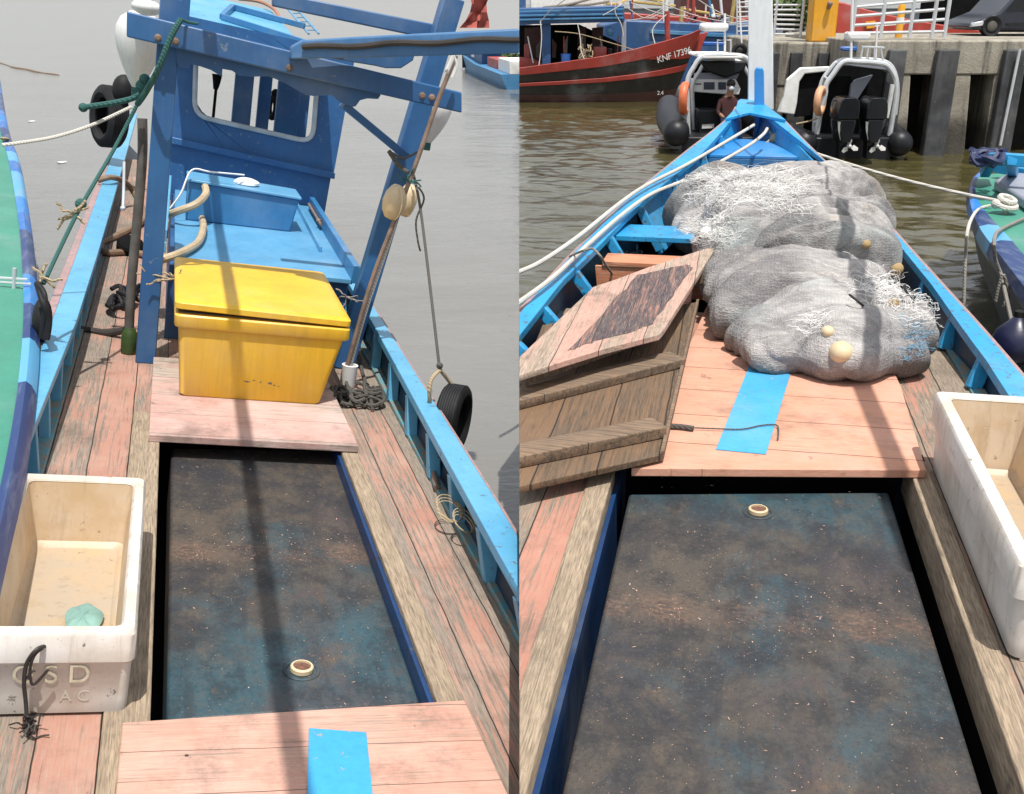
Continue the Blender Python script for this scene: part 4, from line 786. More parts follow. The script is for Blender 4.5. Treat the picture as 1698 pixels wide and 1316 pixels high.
fbox(.22, .52, .4, .5, 1.0, 'cabin', M['trawl_blue']); fbox(.2, .56, .5, 1.0, 1.07, 'cabin_roof', M['steel']); fbox(.30, .36, .41, .66, .9, 'window', M['white']); fbox(.6, .78, .35, .5, .85, 'cargo', M['red']); fbox(.82, 1.0, .4, .5, .95, 'cargo', M['canvas'])
mb = MB(); mb.tube([A.lerp(Bp, .1) + V((0, 0, .8)), A.lerp(Bp, .1) + V((0, 0, 1.5))], .04, 6, sm=False); mb.tube([A.lerp(Bp, .45) + V((0, 0, 1)), A.lerp(Bp, .45) + V((0, 0, 1.7))], .03, 6, sm=False); part(FB, 'mast', mb, M['pole'])
mb = MB(); rnd = random.Random(9)
def leafclump(mb, c, rx, ry, rz, n, s_, rnd):
    for i in range(n):
        d = V((rnd.gauss(0, 1), rnd.gauss(0, 1), rnd.gauss(0, 1))).normalized() * (rnd.random() ** .4); p = V(c) + V((d.x * rx, d.y * ry, d.z * rz)); a = V((rnd.uniform(-1, 1), rnd.uniform(-1, 1), rnd.uniform(-1, 1))).normalized(); b = a.orthogonal().normalized() * s_ * rnd.uniform(.6, 1.4); a = a * s_ * rnd.uniform(.6, 1.4)
        mb.add([p - a, p + b, p + a, p - b], [(0, 1, 2, 3)])
for k in range(7):
    c = W.at(806 + 9 * k, 112) ; c = V((c.x, 47.5, .45 + .12 * math.sin(k * 2))); leafclump(mb, c, .55, .7, .45 + .1 * math.sin(k), 340, .07, rnd)
sh = thing('shore_bush', 'low green mangrove bushes on the far shore behind the distant boat', 'bush', W, (0, 47.5, 0), -1); part(sh, 'crown', mb, M['foliage'])
mb = MB()
for k in range(7): mb.tube([(-1.0 + .25 * k, 47.5, -.05), (-1.0 + .25 * k, 47.6, .5)], .04, 6, sm=False)
part(sh, 'trunk', mb, M['pole'])

# ================================================================== RIGHT BOAT
D = thing('fishing_boat', 'bright blue wooden fishing boat with a white bow post and grey net on deck', 'boat', R, (.2, 7, 0), 1)
zr = lambda v: .19 + .565 * max(0, (v - 5) / 8) ** 1.5
def railpt(x, y):
    z = .3
    for _ in range(40): p = R.at(x, y, z); z = .5 * z + .5 * zr(p.y)
    return R.at(x, y, z)
def rcurve(px, extra=()):
    return lerp_curve([(p.y, p.x) for p in (railpt(*q) for q in px)] + list(extra))
VB = 13.2
Lo = rcurve(((863, 515), (940, 430), (1025, 344), (1085, 293), (1144, 246), (1178, 220), (1215, 190)), ((1.5, -1.16), (VB, .03)))
Li = rcurve(((863, 553), (932, 465), (989, 411), (1036, 362), (1074, 326), (1170, 248)), ((1.5, -1.07), (VB, .10)))
Ro = rcurve(((1694, 621), (1640, 558), (1598, 511), (1540, 447), (1480, 380), (1400, 298), (1340, 240), (1296, 195)), ((1.5, 1.50), (4.3, 1.48), (VB, .27)))
Ri = rcurve(((1671, 654), (1641, 604), (1601, 551), (1547, 474)), ((1.5, 1.40), (4.40, 1.375), (9.6, 1.02), (11.3, .66), (VB, .20)))
hull(D, lambda v: Lo(v) - .004, lambda v: Ro(v) + .004, zr, 1.2, VB, 26, M['hull_dark'])
rail(D, 'gunwale', Li, Lo, zr, .05, 1.2, VB, 44, M['bright_blue'], .006, 'left rail of the boat with two white ropes over it')
rail(D, 'gunwale', Ri, Ro, zr, .05, 1.2, VB, 44, M['bright_blue'], .006, 'right rail of the boat')
rail(D, 'rubbing_strake', lambda v: Lo(v) - .03, lambda v: Lo(v) - .002, lambda v: zr(v) - .012, .06, 1.2, VB - .1, 44, M['pink_rub'], 0)
rail(D, 'rubbing_strake', lambda v: Ro(v) + .002, lambda v: Ro(v) + .03, lambda v: zr(v) - .012, .06, 1.2, VB - .1, 44, M['pink_rub'], 0)
# inner planking below the rails, sides of the bow
def skin(fc, v0, v1, zlow, dx, mat, name, n=30):
    mb = MB(); mb.loft([[(fc(v) + dx(v), v, zlow), (fc(v) + dx(v) + .015, v, zlow), (fc(v) + .015, v, zr(v) - .051), (fc(v), v, zr(v) - .051)] for v in frange(v0, v1, n)]); return part(D, name, mb, mat)
skin(lambda v: Lo(v) + .025, 1.3, 9.0, -.25, lambda v: .03, M['bulwark_r'], 'bulwark'); skin(lambda v: Ro(v) - .05, 1.3, 9.0, -.25, lambda v: -.03, M['bulwark_r'], 'bulwark')
skin(lambda v: Lo(v) + .025, 9.01, VB - .15, -.1, lambda v: .12 + .02 * (VB - v), M['bright_blue'], 'bow_planking'); skin(lambda v: Ro(v) - .05, 9.01, VB - .15, -.1, lambda v: -.12 - .02 * (VB - v), M['bright_blue'], 'bow_planking')
for v in (4.9, 5.5, 6.15, 6.95, 7.85, 8.8, 9.8, 10.8, 11.7):
    mb = MB(); mb.bar((Li(v) + .16, v - .04, -.01), (Li(v) - .02, v, zr(v) - .051), .07, .06, (0, 1, 0)); part(D, 'bulwark_frame', mb, M['bright_blue'], .005)
for v in (3.9, 4.5, 5.08, 5.72, 6.4, 7.15, 8.0, 9.0, 10, 11):
    mb = MB(); mb.bar((Ri(v) - .01, v - .05, .005), (Ri(v) + .045, v, zr(v) - .051), .075, .06, (0, 1, 0)); part(D, 'bulwark_frame', mb, M['bright_blue'], .005)
rail(D, 'stringer', lambda v: min(1.285, Ri(v)), lambda v: min(1.36, Ro(v) - .06), lambda v: .015, .07, 1.3, 8.5, 24, M['teal'])
# deck and hatch
h0, h1, ha, hb = -.405, .80, 1.4, 4.55
mb = MB()
deckslab(mb, lambda v: -.95 + .03 * max(0, v - 6), lambda v: h0 - .10, 1.3, 6.9); deckslab(mb, lambda v: h1 + .12, lambda v: min(1.283, Ri(v) - .01), 1.3, 8.8); deckslab(mb, lambda v: h0 - .099, lambda v: h1 + .119, 4.72, 6.9)
part(D, 'deck', mb, M['deck_r'])
mb = MB(); mb.box((h0 - .10, 1.3, -.35), (h0, 4.30, .012)); part(D, 'hatch_coaming', mb, M['coaming'], .006, 'tan timber beam left of the tank lid')
mb = MB(); mb.hexa([(h1 + .028, 1.3, -.14), (h1 + .118, 1.3, -.14), (h1 + .118, 4.62, -.14), (h1 + .028, 4.62, -.14)], [(h1 + .036, 1.3, .012), (h1 + .118, 1.3, .012), (h1 + .118, 4.62, .012), (h1 + .036, 4.62, .012)]); part(D, 'hatch_coaming', mb, M['coaming'], .006, 'tan timber beam between the tank lid and the white crate')
mb = MB(); mb.box((h1 + .05, 1.3, -.6), (h1 + .09, 4.6, -.141)); part(D, 'hold_lining', mb, M['dark'])
mb = MB(); mb.box((h0 + .002, 1.3, -.5), (h0 + .02, 4.5, -.06)); part(D, 'hold_lining', mb, M['lining'])
mb = MB(); mb.box((h0 + .021, 1.3, -.7), (h1 + .01, 4.7, -.6)); mb.box((h0 + .021, 4.62, -.6), (h1 + .01, 4.68, -.02)); part(D, 'hold_floor', mb, M['dark'])
ZT2 = -.07
p4 = [R.at(x, y, ZT2) for x, y in ((1043, 818), (1474, 815), (1640, 1345), (925, 1345))]
tank(R, 1, p4, ZT2, R.at(1257, 850, ZT2), 'grimy dark tank lid below the orange pink hatch cover, its plug at the far end')
zc2 = .052
pl = [R.at(x, y, zc2) for x, y in ((1047, 776), (1536, 779), (1494, 640), (1478, 560), (1168, 520))]
cv = cover('hatch_cover', 'orange pink plank hatch cover under the net with a bright blue strip', [pl[0], pl[1], pl[2], (pl[2].x - .03, 7.0, 0), (pl[4].x + .02, 7.0, 0)], .014, zc2 - .014, M['cover_orange'], 1, R)
q = [R.at(x, y, zc2) for x, y in ((1187, 746), (1270, 754), (1318, 596), (1250, 588))]
mb = MB(); mb.slab([(p.x, p.y, zc2 + .001) for p in q], (0, 0, .004)); part(cv, 'blue_strip', mb, M['cyan_strip'], .001)
mb = MB(); mb.tube([R.at(x, y, zc2 + .012) for x, y in ((1118, 708), (1150, 709), (1200, 711), (1232, 711), (1262, 705), (1286, 704), (1291, 712), (1290, 728))], .0035, 6); mb.tube([R.at(x, y, zc2 + .016) for x, y in ((1108, 706), (1128, 707), (1150, 710))], .013, 7)
solo('cord', mb, M['rope_dark'], 'dark cord lying across the bright blue strip of the hatch cover', 'cord', R, 1)
# bow: stem post, mast board, breasthook, fore deck
mb = MB(); v0 = VB - .02
def bowpt(x, y, v): return R.onv(x, y, v)
pts = [(1240, 182), (1241, -14), (1281, -14), (1283, 182)]
mb.slab([bowpt(x, y, VB + .14) for x, y in pts], (0, .10, 0)); part(D, 'bow_post', mb, M['mast_white'], .01, 'tall white board at the bow')
pts = [(1248, 270), (1249, 225), (1251, 214), (1251, 118), (1254, 112), (1264, 112), (1267, 118), (1268, 206), (1272, 222), (1276, 232), (1276, 270)]
mb = MB(); mb.slab([bowpt(x, y, VB - .22) for x, y in pts], (0, .12, 0)); part(D, 'stem_post', mb, M['stem_blue'], .01)
zb = zr(VB)
mb = MB(); mb.slab([R.onv(1205, 205, VB - .9), R.onv(1238, 172, VB + .1), R.onv(1285, 170, VB + .1), R.onv(1330, 215, VB - .9)], (0, 0, -.05))
tip = [(Lo(12.2) + .01, 12.2), (Lo(12.8) + .01, 12.8), (.02, VB), (.05, VB + .26), (.26, VB + .26), (.29, VB), (Ro(12.8) - .01, 12.8), (Ro(12.2) - .01, 12.2), (.15, 12.55)]
mb = MB(); mb.slab([(u, v, zr(min(v, VB)) + .004) for u, v in tip], (0, 0, .03)); part(D, 'breasthook', mb, M['bright_blue'], .004)
mb = MB(); zz = .42; mb.slab([(Lo(11.2) + .05, 11.2, zz), (Lo(12.6) + .05, 12.6, zz), (Ro(12.6) - .08, 12.6, zz), (Ro(11.2) - .08, 11.2, zz)], (0, 0, .03)); part(D, 'fore_deck', mb, M['stem_blue'], .004)
mb = MB(); mb.slab([(Lo(11.2) + .07, 11.2, zz - .005), (Ro(11.2) - .1, 11.2, zz - .005), (Ro(11.2) - .2, 11.2, -.2), (Lo(11.2) + .2, 11.2, -.2)], (0, .03, 0)); part(D, 'fore_bulkhead', mb, M['box_blue'], .003)
mb = MB(); mb.slab([(Lo(10.9) + .06, 9.2, -.12), (Ro(10.9) - .08, 9.2, -.12), (Ro(11.1) - .1, 11.19, -.10), (Lo(11.1) + .1, 11.19, -.10)], (0, 0, .03)); part(D, 'well_floor', mb, M['bulwark_r'])
# cross beam and orange bulkhead at the left of the net
t = 8.15
mb = MB(); mb.slab([(Li(7.6) - .02, 8.0, .215), (.9, 8.0, .215), (.9, 8.45, .215), (Li(8.4) - .02, 8.45, .215)], (0, 0, .04)); part(D, 'thwart', mb, M['bright_blue'], .005)
mb = MB(); mb.slab([(Li(7.4) + .05, 7.35, .17), (.9, 7.35, .17), (.9, 7.62, .17), (Li(7.6) + .03, 7.62, .17)], (0, 0, .035)); mb.slab([(Li(7.4) + .02, 7.36, -.04), (.9, 7.36, -.04), (.9, 7.36, .169), (Li(7.4) + .0, 7.36, .169)], (0, .03, 0)); part(D, 'bulkhead', mb, M['orange'], .004)
mb = MB(); mb.hexa([(-.42, 6.95, .0), (-.2, 6.95, 0), (-.2, 7.34, .14), (-.42, 7.34, .14)], [(-.42, 6.95, .03), (-.2, 6.95, .03), (-.2, 7.34, .17), (-.42, 7.34, .17)]); part(D, 'cleat_board', mb, M['cover_orange'], .004)
# the boom above the frame and its shadow
a, b = R.at(1432, 646, zc2), R.at(1488, 777, zc2); m0, m1 = sunpt(R, b, 2.5), sunpt(R, a, 2.5); dd = (m1 - m0) / (m1.y - m0.y)
mb = MB(); mb.tube([m0 - dd * .7, m0 + dd * (7.4 - m0.y)], .05, 12, sm=False); part(D, 'derrick_boom', mb, M['mast_white'])
e_ = m0 + dd * (7.4 - m0.y); mb = MB(); mb.tube([e_, (.15, VB + .15, 2.9)], .012, 6, sm=False); part(D, 'boom_stay', mb, M['steel'])

# ---- loose hatch boards
def on_plane(pp, x, y):
    a, b, c = pp; return R.onpl(x, y, a, (b - a).cross(c - a).normalized())
# lower board, upside down, with battens
A_, B_, C_ = R.at(1101, 753, .095), R.at(1159, 500, .16), R.at(863, 806, .10)
PB = (A_, B_, C_)
t = thing('loose_hatch_board', 'dark loose hatch lid lying upside down with two battens showing, under the other loose lid', 'hatch board', R, (A_ + B_ + C_) / 3, 1)
e1 = C_ - A_
corners = [A_, B_, B_ + e1 * 1.6, A_ + e1 * 1.3]
nB = (B_ - A_).cross(C_ - A_).normalized()
if nB.z < 0: nB = -nB
def lid_local(parent, name, pts, nrm, th, mat, b=.003): 
    mb = MB(); mb.slab(pts, nrm * th); return part(parent, name, mb, mat, b)
lid_local(t, 'panel', corners, -nB, .03, M['board_under'])
mb = MB(); ex = (B_ - A_).normalized()
mb.slab([A_ + nB * .001, B_ + nB * .001, B_ + nB * .001 + e1.normalized() * .022, A_ + nB * .001 + e1.normalized() * .022], nB * .018); part(t, 'edge_strip', mb, M['batten'], .003)
def batten(x0, y0, x1, y1, wd, hh):
    a, b = on_plane(PB, x0, y0), on_plane(PB, x1, y1); mb = MB(); mb.bar(a + nB * (hh / 2 + .001), b + nB * (hh / 2 + .001), wd, hh, nB); part(t, 'batten', mb, M['batten'], .006)
batten(1122, 603, 830, 677, .13, .05); batten(1092, 718, 830, 772, .12, .055)
# upper board, painted side up
A2, B2, C2 = R.at(1094, 550, .32), R.at(1182, 410, .33), R.at(862, 612, .30)
PU = (A2, B2, C2); nU = (B2 - A2).cross(C2 - A2).normalized()
if nU.z < 0: nU = -nU
t2 = thing('loose_hatch_board', 'weathered pink and black hatch lid lying on top, its cut corner pointing at the net', 'hatch board', R, A2, 1)
poly = [on_plane(PU, x, y) for x, y in ((800, 640), (862, 606), (862, 592), (984, 475), (1020, 463), (1074, 443), (1181, 408), (1184, 415), (1101, 545), (1094, 553), (1000, 580), (940, 596), (862, 618), (800, 650))]
poly = [on_plane(PU, x, y) for x, y in ((822, 628), (984, 475), (1020, 463), (1074, 443), (1181, 408), (1184, 415), (1101, 545), (1093, 554), (1000, 578), (935, 598), (822, 634))]
lid_local(t2, 'panel', poly, -nU, .032, M['lid_top'], .004)
# dark painted field is a thin coat on the panel: a second sheet just above it
fld = [on_plane(PU, x, y) for x, y in ((943, 582), (1058, 456), (1140, 438), (1148, 446), (1085, 535), (1046, 551), (985, 567))]
def ragged(pts, k, amp, seed):
    rnd = random.Random(seed); out = []
    for i in range(len(pts)):
        a, b = pts[i], pts[(i + 1) % len(pts)]
        for j in range(k): out.append(a.lerp(b, j / k) + (b - a).cross(nU).normalized() * rnd.uniform(-amp, amp))
    return out
mb = MB(); mb.slab([p + nU * .0015 for p in ragged(fld, 9, .012, 3)], nU * .0012); part(t2, 'painted_field', mb, M['board_top'])
mb = MB(); p0, p1 = on_plane(PU, 1085, 525), on_plane(PU, 862, 600); mb.bar(p0 - nU * .075, p1 - nU * .075, .08, .07, nU); part(t2, 'batten', mb, M['batten'], .005)
mb = MB(); p0, p1 = on_plane(PU, 1160, 440), on_plane(PU, 985, 490); mb.bar(p0 - nU * .075 , p1 - nU * .075, .08, .07, nU); part(t2, 'batten', mb, M['batten'], .005)
# plank supporting the pile of lids
solo('timber_block', MB().box((-.90, 6.0, .001), (-.5, 6.12, .20)), M['batten'], 'old timber block under the loose hatch lids', 'timber', R, 1, b=.006)

# ---- white crate on the right
cr = crate(R, 1, .905, 1.335, 3.06, 4.60, .345, .05, 'scuffed white fish crate at the right edge, between the tank and the rail', flare=.03)

# ---- heap of fishing net
def netheap():
    t = thing('fishing_net', 'large heap of grey fishing net with tangled white strands on the hatch cover', 'fishing net', R, (.5, 7.3, .05), 1)
    blobs = []
    def bl(x, y, z, rx, ry, rz): p = R.at(1322 + (x - 1330) * (.94 if x > 1330 else .97), y - 8, z); blobs.append((p, rx * (.84 if x > 1380 else .9), ry * .95, rz))
    bl(1300, 560, .16, .30, .50, .18); bl(1400, 570, .17, .34, .52, .20); bl(1490, 565, .15, .26, .42, .19); bl(1250, 500, .2, .28, .6, .2); bl(1340, 500, .24, .42, .6, .24); bl(1440, 505, .24, .3, .55, .22)
    bl(1250, 430, .24, .32, .55, .22); bl(1350, 430, .30, .4, .6, .25); bl(1420, 420, .28, .3, .6, .22); bl(1180, 370, .26, .26, .55, .2); bl(1148, 388, .20, .16, .45, .15); bl(1165, 350, .28, .18, .4, .15); bl(1250, 365, .36, .36, .55, .2); bl(1340, 360, .40, .4, .6, .24); bl(1420, 365, .36, .26, .6, .24); bl(1200, 335, .36, .26, .4, .17); bl(1350, 328, .38, .32, .5, .18); bl(1300, 338, .40, .4, .45, .16); bl(1390, 338, .37, .28, .5, .18)
    bm = bmesh.new()
    for p, rx, ry, rz in blobs:
        m = Matrix.Translation(p) @ Matrix.Diagonal((rx, ry, rz, 1)); bmesh.ops.create_icosphere(bm, subdivisions=3, radius=1, matrix=m)
    me = bpy.data.meshes.new('net'); bm.to_mesh(me); bm.free(); ob = bpy.data.objects.new('net', me); COL.objects.link(ob)
    md = ob.modifiers.new('r', 'REMESH'); md.mode = 'VOXEL'; md.voxel_size = .017
    md = ob.modifiers.new('s', 'SMOOTH'); md.factor = .7; md.iterations = 80
    dg = bpy.context.evaluated_depsgraph_get(); m2 = bpy.data.meshes.new_from_object(ob.evaluated_get(dg)); bpy.data.objects.remove(ob)
    mb = MB(); vs = []
    nor = [v.normal.copy() for v in m2.vertices]
    for v, n in zip(m2.vertices, nor):
        p = v.co.copy(); wx = noise.noise(p * .9) * .5; wy2 = noise.noise(p * .8 + V((5, 2, 0))) * .6; r_ = .35; qu = (p.x * math.cos(r_) + p.y * math.sin(r_)) + wx; qv = (-p.x * math.sin(r_) + p.y * math.cos(r_)) + wy2
        f1 = abs(noise.noise(V((qu * .55, qv * 1.9, p.z * .8)))) * 2; f2 = abs(noise.noise(V((qu * .9 + 7, qv * 4.2, p.z * 1.5)))) * 2
        f3 = noise.noise(p * 11); f4 = abs(noise.noise(V((qu * 1.7 + 2, qv * 9.5, p.z * 3)))) * 2; f5 = abs(noise.noise(V((qu * 4 + 2, qv * 24, p.z * 8)))) * 2
        d = .17 * min(f1, .75) + .085 * min(f2, .8) + .034 * f4 + .012 * f5 + .003 * f3 - .085
        p = p + n * d; p.z = max(p.z, .056 + .002 * f3) if not (p.x > .93) else max(p.z, .005); vs.append(p)
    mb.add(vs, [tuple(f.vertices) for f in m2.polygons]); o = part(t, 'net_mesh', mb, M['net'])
    bvh_pts = vs
    def surf(x, y, z): return R.at(x, y, z)
    # loose tangled strands
    from mathutils.bvhtree import BVHTree
    bv = BVHTree.FromPolygons([tuple(p) for p in vs], [tuple(f.vertices) for f in m2.polygons])
    def hit(x, y):
        d = R.d3(ray(x, y)); h = bv.ray_cast(R.c, d); return h[0], h[1]
    rnd = random.Random(12)
    def strands(regions, nm, mat, r, up):
        mb = MB()
        for x0, y0, x1, y1, cnt, ln in regions:
            for i in range(cnt):
                h, n = hit(rnd.uniform(x0, x1), rnd.uniform(y0, y1))
                if h is None: continue
                if n.dot(R.c - h) < 0: n = -n
                p = h + n * .004; a = rnd.uniform(0, 6.28); dv = V((math.cos(a), 1.3 * math.sin(a), 0)) + n * rnd.uniform(.0, .35); pts = [p]
                for k in range(8):
                    a += rnd.uniform(-1.7, 1.7); dv = dv * .45 + V((math.cos(a), math.sin(a), rnd.uniform(-.35, .4 + up))); p = p + dv.normalized() * ln / 8 * rnd.uniform(.7, 1.3); 
                    loc_, nn, idx, dist = bv.find_nearest(p)
                    if loc_ is not None:
                        if nn.z < 0 and nn.dot(p - loc_) > 0: pass
                        if dist > .06: p = p.lerp(loc_, .5)
                        elif (p - loc_).dot(nn if nn.dot(R.c - loc_) > 0 else -nn) < .004: p = loc_ + (nn if nn.dot(R.c - loc_) > 0 else -nn) * .006
                    pts.append(p)
                mb.tube(pts, r, 3, k=3)
        return part(t, nm, mb, mat)
    strands([(1170, 285, 1310, 335, 1000, .34), (1140, 370, 1200, 400, 120, .2), (1145, 360, 1215, 400, 70, .16), (1250, 330, 1330, 350, 60, .2), (1450, 455, 1530, 500, 240, .26), (1330, 515, 1370, 555, 40, .1), (1490, 500, 1545, 540, 40, .16)], 'white_strands', M['strand'], .0011, .2)
    strands([(1495, 540, 1530, 595, 40, .12)], 'blue_strands', M['strand_blue'], .0012, 0)
    for x, y, rr, mt in ((1393, 582, .062, 'cream'), (1372, 548, .034, 'cream'), (1170, 385, .05, 'canvas'), (1437, 405, .035, 'cork'), (1482, 502, .035, 'cork'), (1488, 446, .05, 'cork')):
        h, n = hit(x, y)
        if h is None: continue
        if n.dot(R.c - h) < 0: n = -n
        mb = MB(); c = h - n * rr * .25; rings = []
        mb.ball(c, rr, rr * 1.15, rr * .9, 14); mb.ring(c, n, rr * .55, rr * .05 + .003, m=5); part(t, 'float', mb, M[mt])
    for x, y in ((1418, 506), (1505, 490)):
        h, n = hit(x, y)
        if h is None: continue
        if n.dot(R.c - h) < 0: n = -n
        mb = MB(); mb.ring(h + n * .03, (n + V((.6, .3, 0))), .045, .006, m=6); part(t, 'ring', mb, M['rubber'])
    return t
netheap()
mb = MB(); rnd = random.Random(31)
for k in range(60):
    p = R.at(rnd.uniform(1015, 1060), rnd.uniform(428, 452), .02); a = rnd.uniform(0, 6)
    mb.tube([p + V((.05 * math.cos(a + i), .09 * math.sin(a + i * 1.2), rnd.uniform(0, .06))) for i in range(4)], .006, 4, k=3)
solo('net_scrap', mb, M['scrap'], 'small tangle of pale green and white net below the left rail', 'net scrap', R, 1)
# ---- ropes of the right boat
def rp(pl, r, nm, mat, label, n=8):
    mb = MB(); mb.tube([R.onv(x, y, v) for x, y, v in pl], r, n); return solo(nm, mb, mat, label, 'rope', R, 1)
def over_rail(x, y, k):
    z = .5
    for _ in range(30): p = R.at(x, y, z); z = .5 * z + .5 * (zr(p.y) + k)
    return R.at(x, y, z)
for label, pl in (('upper of two thick white ropes running from the stem along the left rail', ((1250, 207), (1215, 228), (1140, 272), (1075, 305), (1030, 335), (960, 391), (900, 432), (862, 450), (820, 466))), ('lower of two thick white ropes running from the stem along the left rail', ((1272, 213), (1264, 224), (1235, 245), (1150, 292), (1085, 319), (1040, 349), (985, 396), (920, 457), (862, 500), (820, 528)))):
    mb = MB(); mb.tube([over_rail(x, y, .05) for x, y in pl], .0155, 8); solo('mooring_rope', mb, M['rope_white'], label, 'rope', R, 1)
mb = MB(); mb.tube([R.onv(x, y, v) for x, y, v in ((1242, 253, 12.2), (1262, 243, 12.3), (1285, 228, 12.4), (1296, 240, 12.3), (1304, 255, 12.2), (1311, 268, 12.1))], .014, 7); mb.tube([R.onv(x, y, v) for x, y, v in ((1274, 213, 12.6), (1283, 228, 12.4))], .016, 7); p = R.onv(1285, 229, 12.38); mb.ball(p, .055); solo('rope_knot', mb, M['rope_tan'], 'tan rope knot with short tails on the blue bow', 'rope', R, 1)
GR = W.at(1668, 345, 1.06)
mb = MB(); pa = R.w(R.onv(1287, 230, 12.36)); pb = GR + V((-.03, 0, .06)); mb.tube([pa.lerp(pb, f) + V((0, 0, -.22 * f * (1 - f))) for f in frange(0, 1, 10)], .016, 8); solo('mooring_rope', mb, M['rope_white'], 'white rope stretched over the water from the blue bow to the small green boat', 'rope', W, 1)
mb = MB(); mb.tube([R.at(x, y, z) for x, y, z in ((945, 425, .28), (965, 416, .40), (982, 412, .41), (996, 425, .40), (1005, 440, .25), (1016, 455, .1))], .008, 6); solo('cord', mb, M['rope_grey'], 'thin grey cord tied round the left rail of the right-hand boat', 'cord', R, 1)

# ---- green boat at the right
G = thing('moored_boat', 'small green decked boat with blue banded rail at the right edge, ropes tied to it', 'boat', W, (5, 9, 0), 1)
gz = 1.0
go = [W.at(x, y, gz) for x, y in ((1720, 500), (1698, 474), (1660, 425), (1628, 383), (1613, 352), (1607, 320), (1612, 297), (1625, 284))]
gi = [W.at(x, y, gz) for x, y in ((1720, 448), (1698, 425), (1668, 390), (1640, 360), (1624, 338), (1617, 318), (1619, 300), (1628, 289))]
go, gi = smooth_path(go, 4), smooth_path(gi, 4)
mb = MB(); mb.loft([[i_ + V((0, 0, -.02)), o_ + V((.02, 0, -.17)), o_ + V((-.02, 0, -.09)), o_, i_.lerp(o_, .5) + V((0, 0, .02)), i_ + V((0, 0, .012))] for i_, o_ in zip(gi, go)]); part(G, 'rubbing_strake', mb, M['stripes_r'])
mb = MB(); mb.loft([[(9, i_.y + .4, gz - .07), i_ + V((-.01, 0, -.07)), i_ + V((-.01, 0, .005)), (9, i_.y + .4, gz + .02)] for i_ in gi]); part(G, 'deck', mb, M['green_deck'])
mb = MB(); mb.loft([[(9, o_.y + .3, -.2), (o_.x + .5, o_.y, -.2), (o_.x + .14, o_.y, .5), o_ + V((.03, 0, -.16)), (9, o_.y + .3, gz - .1)] for o_ in go]); part(G, 'hull', mb, M['hull_dark'])
c0 = [W.at(x, y, gz + .12) for x, y in ((1650, 298), (1672, 285), (1760, 290), (1760, 370), (1700, 330))]
mb = MB(); mb.slab([p + V((0, 0, -.1)) for p in c0], (0, 0, .1)); part(G, 'hatch', mb, M['house_grey'], .02)
mb = MB(); mb.slab([W.at(x, y, gz + .25) for x, y in ((1607, 266), (1612, 262), (1655, 262), (1660, 272), (1640, 276), (1610, 274))], (0, 0, .10)); part(G, 'bow_rail', mb, M['trawl_light'], .02)
mb = MB(); mb.bar(W.at(1632, 288, gz + .1), W.at(1648, 262, gz + .3), .1, .1); mb.bar(W.at(1640, 262, gz + .4), W.at(1730, 268, gz + .4), .12, .12); mb.bar(W.at(1680, 290, gz + .1), W.at(1678, 266, gz + .4), .1, .1); mb.bar(W.at(1655, 278, gz + .12), W.at(1730, 290, gz + .12), .14, .1); part(G, 'rail', mb, M['bright_blue'], .01)
mb = MB(); rnd = random.Random(77)
for k in range(22):
    p = W.at(rnd.uniform(1622, 1650), rnd.uniform(255, 266), gz + .4); a = rnd.uniform(0, 6); mb.tube([p + V((.09 * math.cos(a + i), .1 * math.sin(a + i), rnd.uniform(-.06, .06))) for i in range(4)], .03, 5, k=3)
solo('tarpaulin', mb, M['strand_navy'], 'crumpled dark blue tarpaulin on the bow of the green boat', 'tarpaulin', W, 1)
mb = MB(); mb.ring(GR + V((0, 0, .03)), (.1, -.25, 1), .085, .028, n=24, m=8); mb.ring(GR + V((.01, .02, .08)), (.2, -.3, 1), .07, .026, n=24, m=8); mb.ball(GR + V((-.10, .0, .04)), .045); mb.tube([GR + V((0, 0, -.06)), GR + V((0, 0, .12))], .03, 8, sm=False); solo('rope_knot', mb, M['rope_white'], 'white rope wound round a cleat on the green deck at right', 'rope', W, 1)
def wy(x, y, D): return W.onv(x, y, D)
mb = MB(); mb.tube([W.at(1645, 340, 1.04), W.at(1622, 347, 1.03), wy(1606, 375, 8.9), wy(1601, 425, 8.9), wy(1599, 470, 8.9), wy(1598, 505, 8.9)], .014, 7); solo('rope', mb, M['rope_white'], 'white rope end hanging from the green boat into the water', 'rope', W, 1)
mb = MB(); mb.tube([W.at(1720, 352, 1.05), W.at(1698, 362, 1.04), W.at(1660, 380, 1.05), wy(1649, 395, 8.0), wy(1651, 430, 8.0), wy(1660, 455, 8.0), wy(1668, 490, 7.8), wy(1678, 535, 7.4)], .014, 7); mb.tube([wy(1662, 455, 7.9), wy(1655, 480, 7.9), wy(1651, 500, 7.9)], .012, 6); mb.tube([wy(1664, 455, 7.9), wy(1672, 485, 7.9), wy(1664, 510, 7.8)], .014, 6)
solo('rope', mb, M['rope_grey'], 'white rope over the rail of the green boat holding the dark round fender', 'rope', W, 1)
q = wy(1684, 562, 7.2); t = thing('fender', 'dark navy round fender hanging by the right rail at the edge of the picture', 'fender', W, q, 1)
mb = MB(); mb.lathe([(.01, .17), (.03, .165), (.07, .12), (.13, .06), (.16, -.02), (.15, -.1), (.1, -.16), (.01, -.18)], q, n=24); part(t, 'ball', mb, M['fender_navy']); mb = MB(); mb.lathe([(.01, .15), (.035, .15), (.035, .2), (.01, .21)], q, n=12); part(t, 'eye', mb, M['rubber'])

